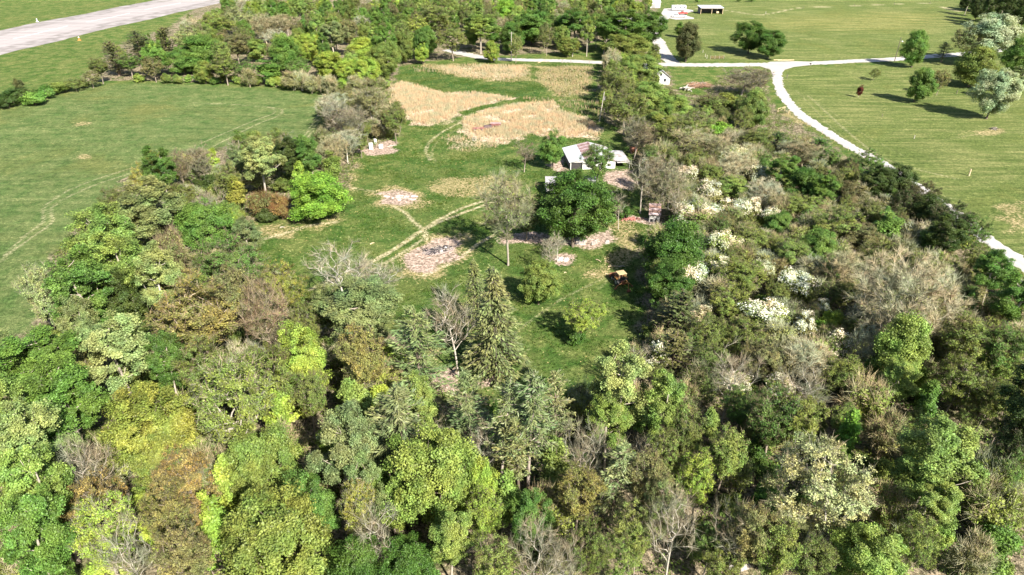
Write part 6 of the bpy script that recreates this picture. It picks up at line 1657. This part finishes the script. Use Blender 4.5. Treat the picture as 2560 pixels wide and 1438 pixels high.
# white boxes under the twin-stemmed tree
for k, (px, py, w_, h_, rz, t_) in enumerate(((928, 373, 1.15, 1.9, 0.2, 'tallest white box at the foot of the twin stems'), (953, 371, 1.1, 1.25, -0.2, 'short white box beside the tallest one'), (938, 358, 0.8, 1.3, 0.5, 'grey-white box leaning behind the other two boxes'))):
    q = G(px, py)
    e = empty('white_box', (q.x, q.y, gz(q.x, q.y)), rz, t_, 'box')
    MB().box(-w_ / 2, w_ / 2, -0.4, 0.4, 0.0, h_).build('cabinet', M['white_wall'], e, 0.04)
    MB().box(-w_ / 2 + 0.04, w_ / 2 - 0.04, -0.44, -0.403, 0.06, h_ * 0.62).build('door', M['white_paint'], e)
    MB().box(-w_ / 2 + 0.04, w_ / 2 - 0.04, -0.44, -0.403, h_ * 0.65, h_ - 0.05).build('upper_door', M['white_paint'], e)
    MB().box(w_ / 2 - 0.16, w_ / 2 - 0.11, -0.49, -0.442, h_ * 0.3, h_ * 0.55).build('handle', M['steel'], e)

# ------------------------------------------------------------------ heaps, logs and branches
hr = random.Random(4)
def stick(mb, L, r, z, spread_xy, tilt=0.25):
    a = hr.uniform(0, math.pi); x, y = hr.uniform(-1, 1) * spread_xy[0], hr.uniform(-1, 1) * spread_xy[1]
    dz = hr.uniform(-tilt, tilt) * L * 0.5; dx, dy = math.cos(a) * L / 2, math.sin(a) * L / 2
    z = max(z, abs(dz) + r)
    m = (x + hr.uniform(-.1, .1) * L, y + hr.uniform(-.1, .1) * L, z + 0.05 * L)
    mb.tube((x - dx, y - dy, z - dz), m, r, r * 0.9, 6); mb.tube(m, (x + dx, y + dy, z + dz), r * 0.9, r * 0.6, 6)
    return mb
q = G(1092, 628)
bp = empty('burn_pile', (q.x, q.y, gz(q.x, q.y)), 0.45, 'burnt heap of charred logs and ash on the round soil patch', 'debris pile')
MB().rock((0, 0, 0.0), 3.6, 1.7, 0.30, 3, 14).build('ash_mound', mat_worn('grey_ash', (0.34, 0.27, 0.24), (0.22, 0.18, 0.17), 2.5, 0.95, 0.6), bp)
for k in range(46):
    stick(MB(), hr.uniform(0.6, 2.0), hr.uniform(0.05, 0.12), hr.uniform(0.22, 0.5), (3.1, 1.3)).build('charred_log', M['char'] if k % 3 else M['wood_grey'], bp)
for k in range(6): MB().rock((hr.uniform(-2.5, 3.0), hr.uniform(-1, 1), 0.3), 0.35, 0.3, 0.25, 50 + k).build('ash_lump', M['char'] if k % 2 else M['crushed'], bp)
q = G(998, 495)
o = empty('dirt_mound', (q.x, q.y, gz(q.x, q.y)), 0.0, 'low pale spoil heap on the upper oval soil patch', 'mound')
ms = mat_worn('pale_spoil', (0.52, 0.42, 0.38), (0.38, 0.29, 0.24), 1.5, 0.95, 0.6)
for k in range(14): MB().rock((hr.uniform(-3.6, 4.2), hr.uniform(-1.6, 1.4), 0.02), hr.uniform(0.3, 0.9), hr.uniform(0.3, 0.7), hr.uniform(0.08, 0.25), 80 + k).build('clod', ms if k % 3 else M['crushed'], o)
for k, (px, py, t_) in enumerate(((1401, 648, 'larger white crushed stone heap in the lawn'), (1416, 650, 'smaller white crushed stone heap in the lawn'))):
    q = G(px, py); o = empty('stone_heap', (q.x, q.y, gz(q.x, q.y)), 0.9, t_, 'stone heap')
    MB().rock((0, 0, 0.05), 0.95 - 0.15 * k, 0.5, 0.42, 7 + k, 11).build('heap_body', M['crushed'], o)
    for j in range(9): MB().rock((hr.uniform(-1, 1), hr.uniform(-0.8, 0.8), 0.04), 0.16, 0.14, 0.12, 20 + j + 30 * k).build('stone', M['crushed'], o)
q = G(1480, 606)
o = empty('slab_pile', (q.x, q.y, gz(q.x, q.y)), 0.05, 'broken pale slabs lying on the soil below the big maple', 'slab pile')
for k in range(15):
    x, y = hr.uniform(-3.2, 3.6), hr.uniform(-1.0, 1.0); a, c_ = hr.uniform(0.3, 0.8), hr.uniform(0.2, 0.5); zz = 0.03 + 0.01 * k
    t = hr.uniform(-0.12, 0.12)
    MB().hexa([(x - a, y - c_, 0.0), (x + a, y - c_ * 0.8, 0.0), (x + a * 0.9, y + c_, 0.0), (x - a * 0.8, y + c_, 0.0), (x - a, y - c_, zz + 0.06 + t * 0.3), (x + a, y - c_ * 0.8, zz + 0.08), (x + a * 0.9, y + c_, zz + 0.1 + t * 0.3), (x - a * 0.8, y + c_, zz + 0.07)]).build('slab', M['stone'], o)
q = G(1577, 549)
o = empty('brick_heap', (q.x, q.y, gz(q.x, q.y)), 0.1, 'low heap of red bricks between the big maple and the shed', 'brick heap')
bm = MB().box(-0.14, 0.14, -0.07, 0.07, 0, 0.09).mesh('brick', M['brick'])
for k in range(70):
    b_ = link_mesh('brick', bm, o); b_.location = (hr.gauss(0, 0.9), hr.gauss(0, 0.35), hr.uniform(0.0, 0.22)); b_.rotation_euler = (hr.uniform(-.4, .4), hr.uniform(-.4, .4), hr.uniform(0, 3)); b_.scale = [1.6] * 3
# brush pile with bleached logs near the gabled house
q = G(1748, 217)
o = empty('brush_pile', (q.x, q.y, gz(q.x, q.y)), 0.2, 'reddish heap of cut brush and branches in the far yard', 'brush pile')
mbt = MB()
for k in range(420): stick(mbt, hr.uniform(1.0, 3.0), 0.045, hr.uniform(0.1, 1.5) * (1 - abs(k % 10 - 5) * 0.08), (4.4, 2.4), 0.5)
tw = mbt.build('twigs', mat_worn('reddish_brush', (0.34, 0.19, 0.12), (0.46, 0.30, 0.20), 2, 0.9), o); tw['kind'] = 'stuff'
for k in range(7): stick(MB(), hr.uniform(3, 4.5), 0.11, hr.uniform(0.8, 1.6), (3, 1.8), 0.2).build('branch', M['wood_grey'], o)
q = G(1717, 226)
o = empty('log_pile', (q.x, q.y, gz(q.x, q.y)), -0.9, 'bleached white logs stacked beside the reddish brush heap', 'log pile')
for k in range(9): stick(MB(), hr.uniform(3.2, 5.5), hr.uniform(0.16, 0.3), 0.2 + 0.12 * k, (1.3, 1.0), 0.12).build('log', M['wood_white'], o)
q = G(2485, 324)
o = empty('branch_heap', (q.x, q.y, gz(q.x, q.y)), 0.2, 'small dark heap of branches alone on the mown field', 'branch heap')
for k in range(22): stick(MB(), hr.uniform(0.9, 2.0), 0.07, hr.uniform(0.1, 0.55), (0.8, 0.6), 0.5).build('branch', M['wood_dark'] if k % 3 else M['wood_white'], o)
q = G(1960, 152)
o = empty('timber_stack', (q.x, q.y, gz(q.x, q.y)), 0.0, 'pale sawn beams lying in the grass behind the road junction', 'timber')
for k, (x, y, rz) in enumerate(((-2.6, 0.6, 0.05), (1.6, 0.2, -0.08), (-1.0, -0.5, -0.2), (2.4, -0.3, 0.02))):
    c_, s2 = math.cos(rz), math.sin(rz)
    MB().tube((x - 2.0 * c_, y - 2.0 * s2, 0.2), (x + 2.0 * c_, y + 2.0 * s2, 0.22 + 0.05 * k), 0.2, 0.18, 6).build('beam', M['wood_pale'], o)
BR = [(1520, 668, 1545, 667, 'long straw-pale branch lying behind the backhoe'), (1547, 668, 1562, 667, 'bent branch at the shade edge behind the backhoe'), (1478, 687, 1490, 689, 'pale stub of wood on the lawn before the backhoe'), (1513, 686, 1519, 687, 'tiny pale board on the lawn beside the backhoe'),
      (1552, 681, 1562, 684, 'flat pale plank behind the backhoe cab'), (1490, 650, 1502, 656, 'thin pale stick on the lawn below the slab pile'), (1512, 654, 1524, 657, 'second thin pale stick below the slab pile'), (1410, 683, 1416, 683, 'short pale stick below the white stone heaps'),
      (968, 368, 992, 364, 'pinkish fallen log lying past the white boxes'), (88, 862, 122, 850, 'fallen log at the hayfield corner of the woods'), (1345, 158, 1372, 150, 'pale fallen branch at the roadside below the tall pole'), (925, 612, 936, 608, 'pale board at the wheel tracks'), (700, 570, 712, 569, 'white stone slab on the dry path')]
for (x0, y0, x1, y1, t_) in BR:
    a, b_ = G(x0, y0), G(x1, y1); L = (b_ - a).length
    r_ = 0.16 if L < 4 else 0.2
    e = Vector((a.x, a.y, gz(a.x, a.y))); mb = MB()
    mid = (b_ - a) * 0.5 + Vector((0.04 * L, 0.03 * L, 0.1))
    mb.tube((0, 0, r_ * 0.7), mid + Vector((0, 0, r_ * 0.7)), r_ * 0.7, r_ * 0.6, 6); mb.tube(mid + Vector((0, 0, r_ * 0.7)), Vector((b_.x - a.x, b_.y - a.y, gz(b_.x, b_.y) - e.z + r_ * 0.6)), r_ * 0.6, r_ * 0.35, 6)
    if L > 2.5: mb.tube(mid + Vector((0, 0, r_ * 0.7)), mid + Vector((0.3 * L, 0.15 * L, 0.25)), r_ * 0.4, r_ * 0.2, 5)
    o = mb.build('fallen_branch', M['wood_pale'] if 'pale' in t_ else M['wood_white']); o.location = e
    tag(o, t_, 'branch')
q = G(1905, 1320)
o = MB().rock((0, 0, 0.1), 1.5, 1.0, 0.8, 91, 12).build('pale_boulder', M['stone']); q = G(1842, 1415); o.location = (q.x, q.y, gz(q.x, q.y)); tag(o, 'pale boulder on bare soil in the lower thicket', 'boulder')
q = G(1583, 383)
o = empty('rusty_tank', (q.x, q.y, gz(q.x, q.y)), 0.2, 'rust-orange drum tank behind the carport', 'tank')
MB().tube((-0.9, 0, 1.1), (0.9, 0, 1.1), 0.85, 0.85, 16).build('drum', M['rust_paint'], o)
for xx in (-0.7, 0.7): MB().box(xx - 0.06, xx + 0.06, -0.6, 0.6, 0, 0.4).build('stand', M['dark_steel'], o)
print('OBJECTS', len(bpy.data.objects), 'TRIS', sum(len(m.polygons) * 2 for m in bpy.data.meshes))
